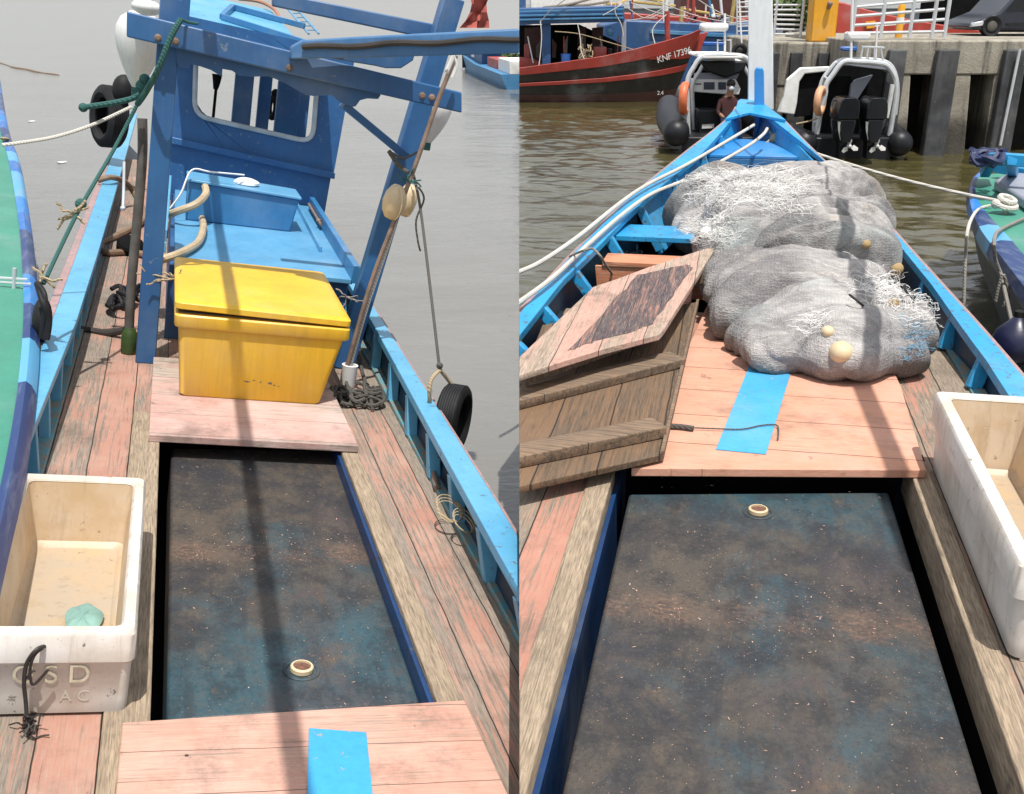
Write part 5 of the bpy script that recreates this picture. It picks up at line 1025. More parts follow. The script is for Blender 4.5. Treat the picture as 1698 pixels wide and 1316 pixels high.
# ================================================================== THE HARBOUR BEHIND
# quay wall: deck beam, piers, dark openings, fender strips
Q = thing('quay_wall', 'stained concrete quay wall with dark openings and worn black fender strips', 'quay', W, (9, 22.5, 0), 1)
QY = 22.3; qh = 2.16
def qx(x, y=160, D=QY): return W.onv(x, y, D).x
def qz(x, y, D=QY): return W.onv(x, y, D).z
def qbox(x0, x1, ya, yb, z0, z1, name, mat, b=.02, lab=None): 
    mb = MB(); mb.box((x0, ya, z0), (x1, yb, z1)); return part(Q, name, mb, mat, b, lab)
X0, X1 = 6.75, 14.0
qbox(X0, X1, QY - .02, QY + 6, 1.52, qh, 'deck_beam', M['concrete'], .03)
qbox(X0, X1, QY + 1.2, QY + 1.5, -1, 1.515, 'back_wall', M['recess_shade'])
piers = [(7.00, 7.62), (8.16, 8.78), (9.62, 10.2), (10.7, 11.4), (12.0, 12.7)]
def px_pier(x0, x1): return (qx(x0, 180), qx(x1, 180))
for a, b in (px_pier(1462, 1504), px_pier(1560, 1603), px_pier(1642, 1668), (11.6, 12.3), (13, 13.6)):
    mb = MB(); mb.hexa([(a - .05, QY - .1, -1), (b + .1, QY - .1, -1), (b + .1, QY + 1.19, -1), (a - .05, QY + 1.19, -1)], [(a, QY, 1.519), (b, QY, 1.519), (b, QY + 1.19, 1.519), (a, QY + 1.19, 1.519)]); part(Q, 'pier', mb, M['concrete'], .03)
for x0, x1 in ((1466, 1494), (1545, 1580), (1656, 1690)):
    a, b = qx(x0, 120), qx(x1, 120); mb = MB(); mb.hexa([(a - .12, QY - .32, -.6), (b - .08, QY - .32, -.6), (b - .08, QY - .12, -.6), (a - .12, QY - .12, -.6)], [(a, QY - .26, 2.0), (b, QY - .26, 2.0), (b, QY - .03, 2.0), (a, QY - .03, 2.0)]); part(Q, 'fender_strip', mb, M['quay_fender'], .03)
mb = MB(); a = qx(1675, 100); mb.tube([(a, QY - .36, 2.02), (a - .12, QY - .4, .2)], .03, 7, sm=False); part(Q, 'drain_pipe', mb, M['steel'])
# the lower, farther left stretch of the quay
Q2 = thing('quay_wall', 'lower concrete quay stretch with black fender strips behind the twin engine boat', 'quay', W, (6, 24, 0), 1)
Y2 = 24.3; z2 = W.onv(1320, 70, Y2).z
mb = MB(); mb.box((W.onv(1275, 90, Y2).x, Y2, 1.15), (7.4, Y2 + 5, z2)); part(Q2, 'deck_beam', mb, M['concrete'], .04)
mb = MB(); mb.box((W.onv(1278, 90, Y2 + 1).x, Y2 + .6, -1), (7.4, Y2 + .9, 1.145)); part(Q2, 'back_wall', mb, M['recess_shade'])
for x0, x1 in ((1287, 1304), (1322, 1340), (1368, 1400)):
    a, b = W.onv(x0, 130, Y2).x, W.onv(x1, 130, Y2).x; mb = MB(); mb.box((a, Y2 + .02, -1), (b, Y2 + .59, 1.149)); part(Q2, 'pier', mb, M['concrete'], .02)
for x0, x1 in ((1276, 1287), (1306, 1325), (1352, 1368)):
    a, b = W.onv(x0, 130, Y2).x, W.onv(x1, 130, Y2).x; mb = MB(); mb.box((a, Y2 - .18, -.5), (b, Y2 - .02, z2 - .2)); part(Q2, 'fender_strip', mb, M['quay_fender'], .02)
# things on the quay
QT = qh + .0
yc = thing('column', 'yellow painted column standing on the quay right of the white bow post', 'column', W, (W.onv(1366, 60, 24.6).x, 24.7, z2), 1)
a, b = W.onv(1346, 40, 24.55).x, W.onv(1388, 40, 24.55).x
mb = MB(); mb.box((a, 24.55, z2 + .002), (b, 25.0, 4.6)); part(yc, 'shaft', mb, M['col_yellow'], .03); mb = MB(); mb.tube([((a + b) / 2 + .05, 24.53, W.onv(1372, 12, 24.5).z), ((a + b) / 2 + .05, 24.45, W.onv(1372, 8, 24.5).z)], .05, 8, sm=False); mb.ball(((a + b) / 2 + .05, 24.45, W.onv(1372, 6, 24.5).z), .06); part(yc, 'hook', mb, M['bamboo'])
def railing(label, pts, posts, D, levels, mat, r=.03):
    t = thing('railing', label, 'railing', W, W.onv(pts[0][0], pts[0][1], D), 1)
    for x in posts:
        p = W.onv(x, 58, D); mb = MB(); mb.tube([(p.x, D, p.z - .05), (p.x + .02, D, W.onv(x, -8, D).z)], r * 1.4, 8, sm=False); part(t, 'post', mb, mat)
    for y0, y1 in levels:
        mb = MB(); mb.tube([W.onv(posts[0], y0, D), W.onv(posts[-1], y1, D)], r, 8, sm=False); part(t, 'bar', mb, mat)
    return t
railing('pale grey tube railing on the quay in front of the red hull', [(1410, 58)], [1412, 1460, 1508, 1545, 1566], 23.0, [(12, -2), (27, 15), (42, 32), (55, 52)], M['steel'])
railing('grey railing with close bars between the white bow post and the yellow column', [(1284, 60)], [1283, 1327], 25.2, [(8, 8), (16, 16), (24, 25), (32, 33), (40, 41), (48, 49), (56, 57)], M['steel'], .022)
# dark car on the quay
def car():
    D = 25.0; t = thing('parked_car', 'dark grey car parked on the quay at the upper right corner', 'car', W, (W.onv(1670, 55, D).x, D + .8, qh), 1)
    def P(x, y): return W.onv(x, y, D)
    s = [(1613, 50), (1612, 42), (1618, 36), (1640, 27), (1658, 20), (1682, -6), (1700, -14), (1800, -14), (1812, 20), (1812, 50)]
    mb = MB(); pts = [P(*q) for q in s]; mb.slab(pts, (0, 1.7, 0)); part(t, 'body', mb, M['car'], .05)
    mb = MB(); mb.slab([P(*q) + V((0, -.012, 0)) for q in ((1669, 18), (1687, -5), (1730, -10), (1732, 16))], (0, .01, 0)); part(t, 'window', mb, M['glass'])
    mb = MB(); mb.slab([P(*q) + V((0, -.03, 0)) for q in ((1612, 44), (1616, 37), (1630, 34), (1631, 42))], (0, .2, 0)); part(t, 'headlight', mb, M['steel'], .01)
    for x in (1644, 1775):
        c = P(x, 44) + V((0, -.02, .0)); mb = MB(); R_ = .21; mb.lathe([(.01, -.02), (R_ * .6, -.02), (R_ * .62, .0), (R_ * .98, -.03), (R_, .02), (R_, .2), (.01, .2)], (c.x, c.y, qh + R_), axis=(0, 1, 0), n=24); w_ = part(t, 'wheel', mb, M['rubber']); mb = MB(); mb.lathe([(.01, -.035), (R_ * .25, -.04), (R_ * .5, -.022), (R_ * .5, .0), (.01, .0)], (c.x, c.y, qh + R_), axis=(0, 1, 0), n=20); part(w_, 'rim', mb, M['pole'])
    mb = MB(); mb.bar(P(1668, 40) + V((0, -.02, 0)), P(1800, 34) + V((0, -.02, 0)), .02, .04, (0, 0, 1)); part(t, 'sill_trim', mb, M['rubber'])
car()
# red hull and dark shed behind the railing, yellow bollard
t = thing('moored_boat', 'red boat hull lying behind the pale railing on the quay', 'boat', W, (9, 27.5, 0), 1)
def P27(x, y, D=27.5): return W.onv(x, y, D)
mb = MB(); mb.slab([P27(x, y) for x, y in ((1386, 70), (1386, 2), (1400, 4), (1440, 16), (1500, 30), (1560, 40), (1640, 52), (1640, 75))], (0, 1.5, 0)); part(t, 'hull', mb, M['red'], .03)
mb = MB(); mb.slab([P27(x, y, 27.4) for x, y in ((1436, 36), (1452, 34), (1450, 46), (1438, 47))], (0, .09, 0)); part(t, 'emblem', mb, M['col_yellow']); mb = MB(); mb.bar(P27(1450, 42, 27.3), P27(1500, 38, 27.3), .05, .05); part(t, 'stripe', mb, M['canvas'])
t = thing('bollard', 'slim yellow post behind the pale railing', 'post', W, P27(1490, 58, 24), 1)
p = P27(1490, 58, 24); mb = MB(); mb.lathe([(.01, 0), (.075, 0), (.075, .62), (.05, .68), (.01, .69)], (p.x, 24, qh + .001), n=14); part(t, 'shaft', mb, M['col_yellow']); mb = MB(); mb.lathe([(.08, .3), (.08, .4), (.076, .4), (.076, .3)], (p.x, 24, qh + .001), n=14); part(t, 'band', mb, M['white'])
t = thing('shed', 'dark open shed behind the parked car and the railing', 'shed', W, (13, 33, 0), 1)
mb = MB(); a, b = P27(1568, 20, 31), P27(1760, 20, 31); mb.box((a.x, 31, 0), (b.x + 2, 33, 4.5)); part(t, 'wall', mb, M['dark'], .02); mb = MB(); mb.box((a.x - .2, 30.6, 4.5), (b.x + 2.2, 33.4, 4.65)); part(t, 'roof', mb, M['steel'])
for x, s_ in ((1420, 1.0), (1446, 1.3), (1600, 1.2)):
    pass
# trees behind the yellow column
def tree(label, x, D, h, rx, seed):
    rnd = random.Random(seed); c = W.onv(x, 40, D); t = thing('tree', label, 'tree', W, (c.x, D, 0), 1)
    mb = MB(); mb.tube([(c.x, D, 0), (c.x + .1, D, h * .5), (c.x - .1, D, h * .8)], lambda f: .16 - .1 * f, 8)
    for k in range(5):
        a = rnd.uniform(0, 6.3); mb.tube([(c.x + .05, D, h * (.45 + .07 * k)), (c.x + rx * .4 * math.cos(a), D + rx * .4 * math.sin(a), h * (.62 + .06 * k)), (c.x + rx * .8 * math.cos(a), D + rx * .8 * math.sin(a), h * (.7 + .06 * k))], lambda f: .06 - .04 * f, 6)
    part(t, 'trunk', mb, M['pole']); mb = MB()
    for k in range(12):
        a = rnd.uniform(0, 6.3); r = rnd.uniform(.2, .9) * rx; leafclump(mb, (c.x + r * math.cos(a), D + r * math.sin(a), h * rnd.uniform(.5, 1.0)), rx * .45, rx * .45, h * .12, 220, .10, rnd)
    part(t, 'crown', mb, M['foliage'])
tree('dark green tree behind the close barred railing', 1300, 48, 3.9, 1.5, 5)

# ---- inflatable patrol boats
def float_tube(c, pts, r):
    P = [c + V((0, -.05 + r * t, 0)) for t in (0, .04, .12, .25, .42, .65, 1.0)]; rad = [r * k for k in (.05, .30, .50, .68, .83, .95, 1.0)]
    for p in smooth_path([P[-1]] + [c + V(p) for p in pts], 5)[1:]: P.append(p); rad.append(r)
    n = len(P); return MB().tube(P, lambda f: rad[min(n - 1, int(round(f * (n - 1))))], 20, sm=False)
def inflatable(cx, D, sc, label, mid=None):
    t = thing('inflatable_boat', label, 'inflatable boat', W, (cx, D, 0), 1)
    return t
mpp = lambda D: 0.01205 * D / 22.5
RB = thing('inflatable_boat', 'black inflatable patrol boat with a masked person aboard, left of the white bow post', 'inflatable boat', W, (4.2, 22.5, 0), 1)
DL = 22.0
def PL(x, y, dy=0): return W.onv(x, y, DL + dy)
def pxtube(parent, pts, r, name, mat, n=9, sm=True, lab=None, f=None):
    mb = MB(); mb.tube([(f or PL)(*p) for p in pts], r, n, sm=sm); return part(parent, name, mb, mat, 0, lab)
mb = float_tube(PL(1124, 222), [(.03, .6, .03), (.06, 1.8, .1), (.3, 3.6, .2)], .27); part(RB, 'tube', mb, M['tube_black'])
mb = float_tube(PL(1276, 222), [(0, .6, .03), (-.02, 1.8, .1), (-.4, 3.6, .2)], .27); part(RB, 'tube', mb, M['tube_black'])
mb = MB(); a, b = PL(1130, 250, .3), PL(1270, 215, .3); mb.hexa([(a.x, DL + .25, -.2), (b.x, DL + .25, -.2), (b.x, DL + 3, -.2), (a.x, DL + 3, -.2)], [(a.x, DL + .25, .32), (b.x, DL + .25, .32), (b.x, DL + 3, .36), (a.x, DL + 3, .36)]); part(RB, 'hull', mb, M['tube_black'], .03)
for s_ in (0, 1):
    x = lambda q: q if not s_ else 2398 - q
    pxtube(RB, [(x(1141), 222, .5), (x(1140), 180, .5), (x(1140), 135, .5), (x(1150), 112, .5), (x(1165), 94, .5), (x(1200), 91, .5)], .05, 'frame', M['steel'])
    pxtube(RB, [(x(1150), 215, 1.3), (x(1149), 180, 1.3), (x(1149), 140, 1.3), (x(1160), 118, 1.3), (x(1172), 102, 1.3), (x(1200), 98, 1.3)], .04, 'frame', M['steel'])
mb = MB(); mb.slab([PL(x, y, .45) for x, y in ((1166, 92), (1232, 92), (1234, 97), (1164, 97))], (0, 1.9, 0)); part(RB, 'canopy', mb, M['canvas'], .02)
mb = MB(); mb.slab([PL(x, y, 2.1) for x, y in ((1148, 104), (1252, 104), (1252, 215), (1146, 215))], (0, .1, 0)); part(RB, 'interior_shade', mb, M['dark'], .01)  # black sheet standing in for the shade inside the boat
mb = MB(); mb.slab([PL(x, y, 1.2) for x, y in ((1160, 101), (1240, 101), (1234, 118), (1204, 130), (1172, 118))], (0, .3, 0)); part(RB, 'rolled_cover', mb, M['tube_black'], .04)
mb = MB(); mb.slab([PL(x, y, 1.35) for x, y in ((1149, 131), (1220, 131), (1228, 146), (1226, 157), (1214, 157), (1149, 152))], (0, .35, 0)); co_ = part(RB, 'console', mb, M['white'], .02)
for x0, x1 in ((1167, 1185), (1191, 1204)):
    mb = MB(); mb.slab([PL(x, y, 1.33) for x, y in ((x0, 136), (x1, 136), (x1, 148), (x0, 148))], (0, .01, 0)); part(co_, 'instrument', mb, M['screen'])
mb = MB(); mb.slab([PL(x, y, 1.33) for x, y in ((1152, 138), (1163, 138), (1163, 140), (1152, 140))], (0, .01, 0)); mb.slab([PL(x, y, 1.33) for x, y in ((1207, 137), (1219, 137), (1219, 139), (1207, 139))], (0, .01, 0)); part(co_, 'switch_strip', mb, M['screen'])
mb = MB(); mb.slab([PL(x, y, 1.4) for x, y in ((1154, 122), (1226, 122), (1222, 131), (1154, 131))], (0, .3, 0)); part(RB, 'windscreen', mb, M['house_grey'], .01)
mb = MB(); mb.slab([PL(x, y, .9) for x, y in ((1158, 182), (1198, 182), (1200, 225), (1158, 225))], (0, .5, 0)); part(RB, 'seat_box', mb, M['tube_black'], .03)
mb = MB(); mb.slab([PL(x, y, .88) for x, y in ((1164, 206), (1184, 205), (1184, 212), (1164, 213))], (0, .01, 0)); part(RB, 'name_plate', mb, M['plate'])
mb = MB(); c = PL(1135, 163, .4); mb.ring(c, (1, -.28, 0), .26, .07, sx=1.2); lb = solo('lifebuoy', mb, M['orange_buoy'], 'orange lifebuoy on the frame of the left inflatable boat', 'lifebuoy', W, 1)
mb = MB(); mb.box((PL(1177, 40).x, DL + .9, PL(1180, 52, .9).z), (PL(1224, 40).x, DL + 1.3, PL(1180, 38, .9).z)); part(RB, 'radar', mb, M['white'], .06)
pxtube(RB, [(1202, 92, 1.1), (1202, 50, 1.1), (1202, 22, 1.1)], .022, 'radar_post', M['white'], 8, False)
pxtube(RB, [(1231, 92, 1.0), (1228, 40, 1.0), (1225, -12, 1.0)], .018, 'antenna', M['white'], 6, False)
pxtube(RB, [(1190, 92, 1), (1190, 66, 1), (1212, 66, 1), (1212, 92, 1)], .02, 'bracket', M['steel'], 6, False)
mb = MB(); c = PL(1226, 84, .9); mb.ring(c, (0, 1, .3), .12, .04); mb.ball(c, .09); part(RB, 'horn', mb, M['rubber'])
# person seated in the left inflatable
def seated_person():
    t = thing('person', 'seated person with black hair, pale face mask and dark top in the left inflatable boat', 'person', W, PL(1205, 200, .8), 1)
    o = PL(1206, 200, .75)
    verts = [(0, 0, 0), (0, .02, .2), (0, .0, .42), (0, -.03, .52), (.02, -.06, .64), (-.17, -.0, .40), (-.22, -.06, .18), (-.12, -.25, .08), (.17, 0, .40), (.22, -.06, .18), (.10, -.26, .1), (-.09, -.1, -.02), (-.12, -.42, -.0), (-.12, -.44, -.38), (.09, -.1, -.02), (.12, -.42, 0), (.12, -.44, -.38), (.02, -.07, .72)]
    edges = [(0, 1), (1, 2), (2, 3), (3, 4), (4, 17), (2, 5), (5, 6), (6, 7), (2, 8), (8, 9), (9, 10), (0, 11), (11, 12), (12, 13), (0, 14), (14, 15), (15, 16)]
    rad = [.14, .14, .13, .055, .085, .06, .045, .035, .06, .045, .035, .085, .065, .045, .085, .065, .045, .07]
    me = bpy.data.meshes.new('body'); me.from_pydata(verts, edges, []); ob = bpy.data.objects.new('body', me); COL.objects.link(ob)
    sk_ = ob.modifiers.new('skin', 'SKIN'); ob.modifiers.new('sub', 'SUBSURF').render_levels = 2
    for i, r in enumerate(rad): me.skin_vertices[0].data[i].radius = (r, r * .85)
    me.skin_vertices[0].data[0].use_root = True
    ob.modifiers['sub'].levels = 2
    dg = bpy.context.evaluated_depsgraph_get(); m2 = bpy.data.meshes.new_from_object(ob.evaluated_get(dg)); bpy.data.objects.remove(ob)
    mb = MB(); mb.add([p.co + o for p in m2.vertices], [tuple(f.vertices) for f in m2.polygons]); b = part(t, 'body', mb, M['skin'])
    m2.materials.clear()
    for mt in ('maroon', 'denim'): b.data.materials.append(M[mt])
    for f in b.data.polygons:
        c = f.center - (o - INFO[t][1])
        if c.z < .08 and abs(c.x) < .2: f.material_index = 2
        elif c.z < .48 and not (c.y < -.16): f.material_index = 1
    h = o + V((.02, -.06, .70)); mb = MB(); mb.ball(h + V((0, .03, .035)), .092, .092, .085); part(t, 'hair', mb, M['hair'])
    mb = MB(); mb.ball(h + V((0, -.05, -.055)), .055, .04, .045); part(t, 'face_mask', mb, M['mask'])
    mb = MB(); mb.ball(h + V((-.03, -.078, .0)), .011); mb.ball(h + V((.03, -.078, .0)), .011); part(t, 'eyes', mb, M['hair'])
seated_person()
# right inflatable with two outboard engines
RC = thing('inflatable_boat', 'grey and black patrol inflatable with canopy and twin black outboard engines moored at the quay', 'inflatable boat', W, (6.9, 22, 0), 1)
DR = 21.0
def PR(x, y, dy=0): return W.onv(x, y, DR + dy)
for x in (1338, 1497):
    c = PR(x, 239, .15); k = 1 if x < 1400 else -1
    mb = float_tube(c, [(k * -.06, .6, .02), (k * -.1, 1.2, .08)], .25); part(RC, 'tube', mb, M['tube_black'])
mb = MB(); a, b = PR(1345, 240), PR(1488, 240); mb.box((a.x, DR + .3, -.2), (b.x, DR + 1.1, .42)); part(RC, 'hull', mb, M['tube_black'], .03)
fL = [(1354, 222, .4), (1360, 190, .4), (1368, 158, .4), (1370, 140, .4), (1380, 125, .4), (1398, 103, .4), (1420, 102, .4), (1452, 104, .4), (1470, 108, .4), (1482, 124, .4), (1486, 142, .4), (1483, 175, .4), (1475, 225, .4)]
pxtube(RC, fL, .05, 'frame', M['steel'], 9, True, None, PR)
fL2 = [(1350, 218, .9), (1353, 180, .9), (1362, 138, .9), (1374, 118, .9), (1391, 101, .9), (1418, 98, .9), (1456, 100, .9), (1474, 106, .9), (1484, 122, .9), (1488, 150, .9), (1484, 190, .9)]
pxtube(RC, fL2, .045, 'frame', M['steel'], 9, True, None, PR)
for (x, y), (x2, y2) in (((1366, 150), (1358, 146)), ((1374, 132), (1367, 127)), ((1356, 205), (1351, 202)), ((1484, 150), (1487, 152))):
    pxtube(RC, [(x, y, .4), (x2, y2, .9)], .025, 'rung', M['steel'], 6, False, None, PR)
mb = MB(); mb.slab([PR(x, y, .5) for x, y in ((1394, 106), (1420, 104), (1470, 108), (1480, 122), (1470, 116), (1420, 110))], (0, .38, 0)); part(RC, 'canopy', mb, M['house_grey'], .01)
mb = MB(); mb.slab([PR(x, y, 1.15) for x, y in ((1372, 135), (1395, 108), (1470, 110), (1482, 135), (1474, 222), (1362, 222))], (0, .05, 0)); part(RC, 'cabin_shade', mb, M['dark'], .01)  # black sheet in place of the shaded cabin interior
mb = MB(); mb.slab([PR(x, y, 1.0) for x, y in ((1408, 168), (1412, 140), (1420, 132), (1448, 124), (1420, 168))], (0, .1, 0)); part(RC, 'windscreen', mb, M['house_grey'], .01)
mb = MB(); mb.slab([PR(x, y, 1.0) for x, y in ((1305, 132), (1328, 112), (1378, 110), (1374, 118), (1335, 122), (1326, 135), (1322, 170), (1318, 190), (1290, 186), (1300, 160))], (0, .12, 0)); part(RC, 'white_cover', mb, M['canvas'], .02, 'white canvas draped over the front of the cabin')
mb = MB(); mb.slab([PR(x, y, 1.1) for x, y in ((1326, 135), (1336, 121), (1372, 116), (1362, 190), (1318, 194))], (0, .1, 0)); part(RC, 'side_panel', mb, M['dark'], .01)
mb = MB(); c = PR(1360, 167, .25); mb.ring(c, (1, -.55, 0), .22, .062, sx=1.1); solo('lifebuoy', mb, M['peach'], 'faded peach lifebuoy on the frame of the twin engine inflatable', 'lifebuoy', W, 1)
pxtube(RC, [(1480, 140, .3), (1476, 165, .3), (1470, 195, .3)], .045, 'oar', M['plate'], 8, False, None, PR)
for x in (1403, 1449):
    def e(px, py, dy=0): return PR(x + px, py, dy)
    oe = PR(x, 195, -.25); s_ = mpp(DR)
    t = part(RC, 'outboard_engine', MB().loft([[oe + V((u * s_, -.05 + d, (195 - y) * s_)) for u, d in ((-w1, .1), (-w1 * .75, -.12 * 1), (w1 * .75, -.12), (w1, .1), (w1 * .8, .45), (-w1 * .8, .45))] for y, w1 in ((162, 8), (163, 13), (166, 18), (172, 21), (182, 22.5), (196, 22))]), M['engine'], .02)
    part(t, 'lower_cowl', MB().loft([[oe + V((u * s_, -.05 + d, (195 - y) * s_)) for u, d in ((-w1, .1), (-w1 * .6, -.11), (w1 * .6, -.11), (w1, .1), (w1 * .8, .4), (-w1 * .8, .4))] for y, w1 in ((196.5, 21), (206, 20), (220, 17), (234, 11))]), M['engine'], .02)
    part(t, 'cowl_highlight', MB().loft([[oe + V((u * s_ - .16 , -.12, (195 - y) * s_)), oe + V((u * s_ - .12, -.15, (195 - y) * s_)), oe + V((u * s_ - .12, -.12, (195 - y) * s_))] for y, u in ((200, -2), (214, 0), (230, 5))]), M['plate'])  # pale strip modelled as the silver highlight on the cowling
    part(t, 'leg', MB().loft([[oe + V((u * s_, d, (195 - y) * s_)) for u, d in ((-w1, .0), (w1, .0), (w1, .25), (-w1, .25))] for y, w1 in ((226, 8), (240, 6), (262, 5))]), M['engine'], .01)
    mb = MB(); hb = oe + V((.09, -.1, (195 - 240) * s_))
    for k in range(3):
        a = math.radians(100 + 120 * k); d = V((math.cos(a), -.1, math.sin(a))); n_ = V((-math.sin(a), .3, math.cos(a))).normalized()
        mb.slab([hb + d * .03 - n_ * .02, hb + d * .1 - n_ * .055, hb + d * .17 - n_ * .02, hb + d * .16 + n_ * .03, hb + d * .07 + n_ * .05], (0, .015, 0))
    mb.lathe([(.01, -.06), (.035, -.03), (.04, .06), (.01, .07)], hb, axis=(0, 1, 0), n=12); part(t, 'propeller', mb, M['plate'])
mb = MB(); mb.box((PR(1424, 40).x, DR + .55, PR(1424, 67, .5).z), (PR(1462, 40).x, DR + .9, PR(1424, 53, .5).z)); part(RC, 'radar', mb, M['white'], .04)
pxtube(RC, [(1411, 98, .6), (1412, 50, .6), (1414, -12, .6)], .026, 'antenna', M['white'], 7, False, None, PR)
for x, x2 in ((1427, 1431), (1437, 1440), (1450, 1450), (1464, 1460)): pxtube(RC, [(x, 99, .6), (x2, 76, .6)], .018, 'bracket', M['steel'], 6, False, None, PR)
pxtube(RC, [(1429, 77, .6), (1466, 79, .6)], .02, 'bracket', M['steel'], 6, False, None, PR)
pxtube(RC, [(1455, 40, .7), (1453, 70, .7), (1452, 100, .7)], .02, 'radar_post', M['white'], 6, False, None, PR)
mb = MB()
for x0, x1 in ((1396, 1426), (1458, 1468)): mb.slab([PR(x, y, 1.3) for x, y in ((x0, 80), (x0 + 4, 77), (x1, 77), (x1, 85), (x0 + 2, 84))], (0, .2, 0))
part(RC, 'blue_light_bar', mb, M['police_blue'], .02)
pxtube(RC, [(1320, 205, .2), (1340, 201, .2), (1356, 196, .3)], .014, 'rope', M['rope_tan'], 6, True, None, PR)

# ---- red trawler and the blue ones behind it
TB = thing('trawler', 'red and black wooden trawler with a registration number on its bow', 'trawler', W, (2.5, 34.5, 0), 1)
DT = 33.6
def PT(x, y, dy=0): return W.onv(x, y, DT + dy)
top = [(840, 121), (862, 118), (930, 110), (1000, 101), (1050, 91), (1100, 79), (1140, 68), (1158, 60)]
wl = [(840, 168), (862, 168), (930, 170), (1000, 171), (1050, 171), (1090, 171), (1105, 171), (1114, 171)]
def tr(dyf, up_=0): return [PT(x, y, dyf(i)) + V((0, 0, up_)) for i, (x, y) in enumerate(top)]
depth = [0, 0, .02, .06, .14, .3, .55, .8]
rings = []
for (tx, ty), (wx, wy_), d in zip(top, wl, depth):
    a = PT(tx, ty, d); b = PT(wx, wy_, d + .35); m_ = a.lerp(b, .5) + V((0, -.05, 0)); far = 3.0 - 2 * d
    rings.append([a, m_, b, b + V((0, 0, -.4)), b + V((0, far * .6, -.4)), b + V((0, far * .7, 0)), a + V((0, far, 0))])
mb = MB(); mb.loft(rings); part(TB, 'hull', mb, M['black_hull'])
def strake(off0, off1, name, mat, out, taper=1.0):
    mb = MB(); rr = []
    for (tx, ty), (wx, wy_), d in zip(top, wl, depth):
        f0, f1 = off0, off1; a0 = PT(tx + (wx - tx) * f0, ty + (wy_ - ty) * f0, d + .35 * f0 - .06 * (1 - abs(1 - 2 * f0))); a1 = PT(tx + (wx - tx) * f1, ty + (wy_ - ty) * f1, d + .35 * f1 - .06 * (1 - abs(1 - 2 * f1)))
        rr.append([a0 + V((0, -out, 0)), a1 + V((0, -out, 0)), a1 + V((0, .05, 0)), a0 + V((0, .05, 0))])
    mb.loft(rr); return part(TB, name, mb, mat, .01)
strake(-.12, .13, 'gunwale', M['red'], .06); strake(.40, .50, 'rubbing_strake', M['red'], .06); strake(.78, 1.02, 'boot_top', M['dull_red'], .03)
mb = MB(); rr = []
for (tx, ty), (wx, wy_), d in list(zip(top, wl, depth))[4:]:
    k = (tx - 1050) / 108; a0 = PT(tx, ty, d); a1 = PT(tx + (wx - tx) * .34 * max(.05, k), ty + (wy_ - ty) * (.10 + .22 * max(0, k)), d + .05); rr.append([a0 + V((0, -.05, 0)), a1 + V((0, -.05, 0)), a1 + V((0, .02, 0)), a0 + V((0, .02, 0))])
mb.loft(rr); part(TB, 'bow_panel', mb, M['red'])
mb = MB(); mb.slab([PT(x, y, .9) for x, y in ((1150, 82), (1154, 64), (1160, 56), (1174, 53), (1170, 62), (1163, 80), (1157, 92))], (0, .14, 0)); part(TB, 'stem_head', mb, M['red'], .01)
mb = MB(); rr = []
for i, (x, y) in enumerate(((1000, 99), (1050, 84), (1100, 69), (1148, 62))): rr.append([PT(x, y, 1.6), PT(x, y + 16, 1.6), PT(x, y + 16, 1.7), PT(x, y, 1.7)])
mb.loft(rr); part(TB, 'far_bulwark', mb, M['red'])
ex = (PT(1138, 83, .5) - PT(1100, 95, .3)).normalized()
mb = lettering('KNF 17396', .26, PT(1118, 91, .18), ex, (0, 0, 1), .01, .92); part(TB, 'registration_number', mb, M['plate'])
mb = lettering('2.4', .16, PT(1095, 154, .25), (1, .1, 0), (0, 0, 1), .01); part(TB, 'draught_mark', mb, M['plate'])
mb = MB(); mb.tube([PT(1107, 70, 1.2), PT(1106, 18, 1.2)], .085, 8, sm=False); part(TB, 'bitt_post', mb, M['red'])
mb = MB(); mb.slab([PT(x, y, 1.5) for x, y in ((840, 95), (882, 96), (905, 108), (905, 118), (840, 120))], (0, .5, 0)); part(TB, 'deck_box', mb, M['red'], .02); mb = MB(); mb.slab([PT(x, y, .8) for x, y in ((985, 78), (1006, 78), (1006, 104), (985, 106))], (0, .8, 0)); part(TB, 'deck_box', mb, M['red'], .02)
mb = MB(); mb.slab([PT(x, y, 2.6) for x, y in ((840, 42), (960, 40), (1040, 76), (1040, 105), (840, 120))], (0, .1, 0)); part(TB, 'deckhouse', mb, M['dark'], .01)
for x0, x1 in ((870, 900), (958, 972), (982, 1000)):
    mb = MB(); mb.slab([PT(x, y, 2.45) for x, y in ((x0, 46), (x1, 44), (x1, 100), (x0, 104))], (0, .1, 0)); part(TB, 'red_panel', mb, M['dull_red'])
mb = MB(); mb.slab([PT(x, y, .5) for x, y in ((840, 14), (1035, 9), (1036, 36), (840, 41))], (0, 2.2, 0)); part(TB, 'blue_awning', mb, M['trawl_blue'], .03)
for k, (y0, y1) in enumerate(((20, 15), (33, 29), (26, 23))):
    mb = MB(); mb.bar(PT(840, y0, .42), PT(1034, y1, .42), .06, .05); part(TB, 'awning_pole', mb, M['trawl_light'], .006)
for x, wd, mt in ((906, .26, 'trawl_blue'), (1034, .14, 'house_grey')):
    mb = MB(); mb.bar(PT(x, 108, .8), PT(x, 36, .8), wd, .2, (0, 1, 0)); part(TB, 'awning_post', mb, M[mt], .01)
mb = MB(); p = PT(938, 108, .6); mb.lathe([(.01, 0), (.13, 0), (.155, .33), (.14, .33), (.13, .05), (.01, .05)], p, n=18); solo('bucket', mb, M['police_blue'], 'bright blue bucket on the deck of the red trawler', 'bucket', W, 1)
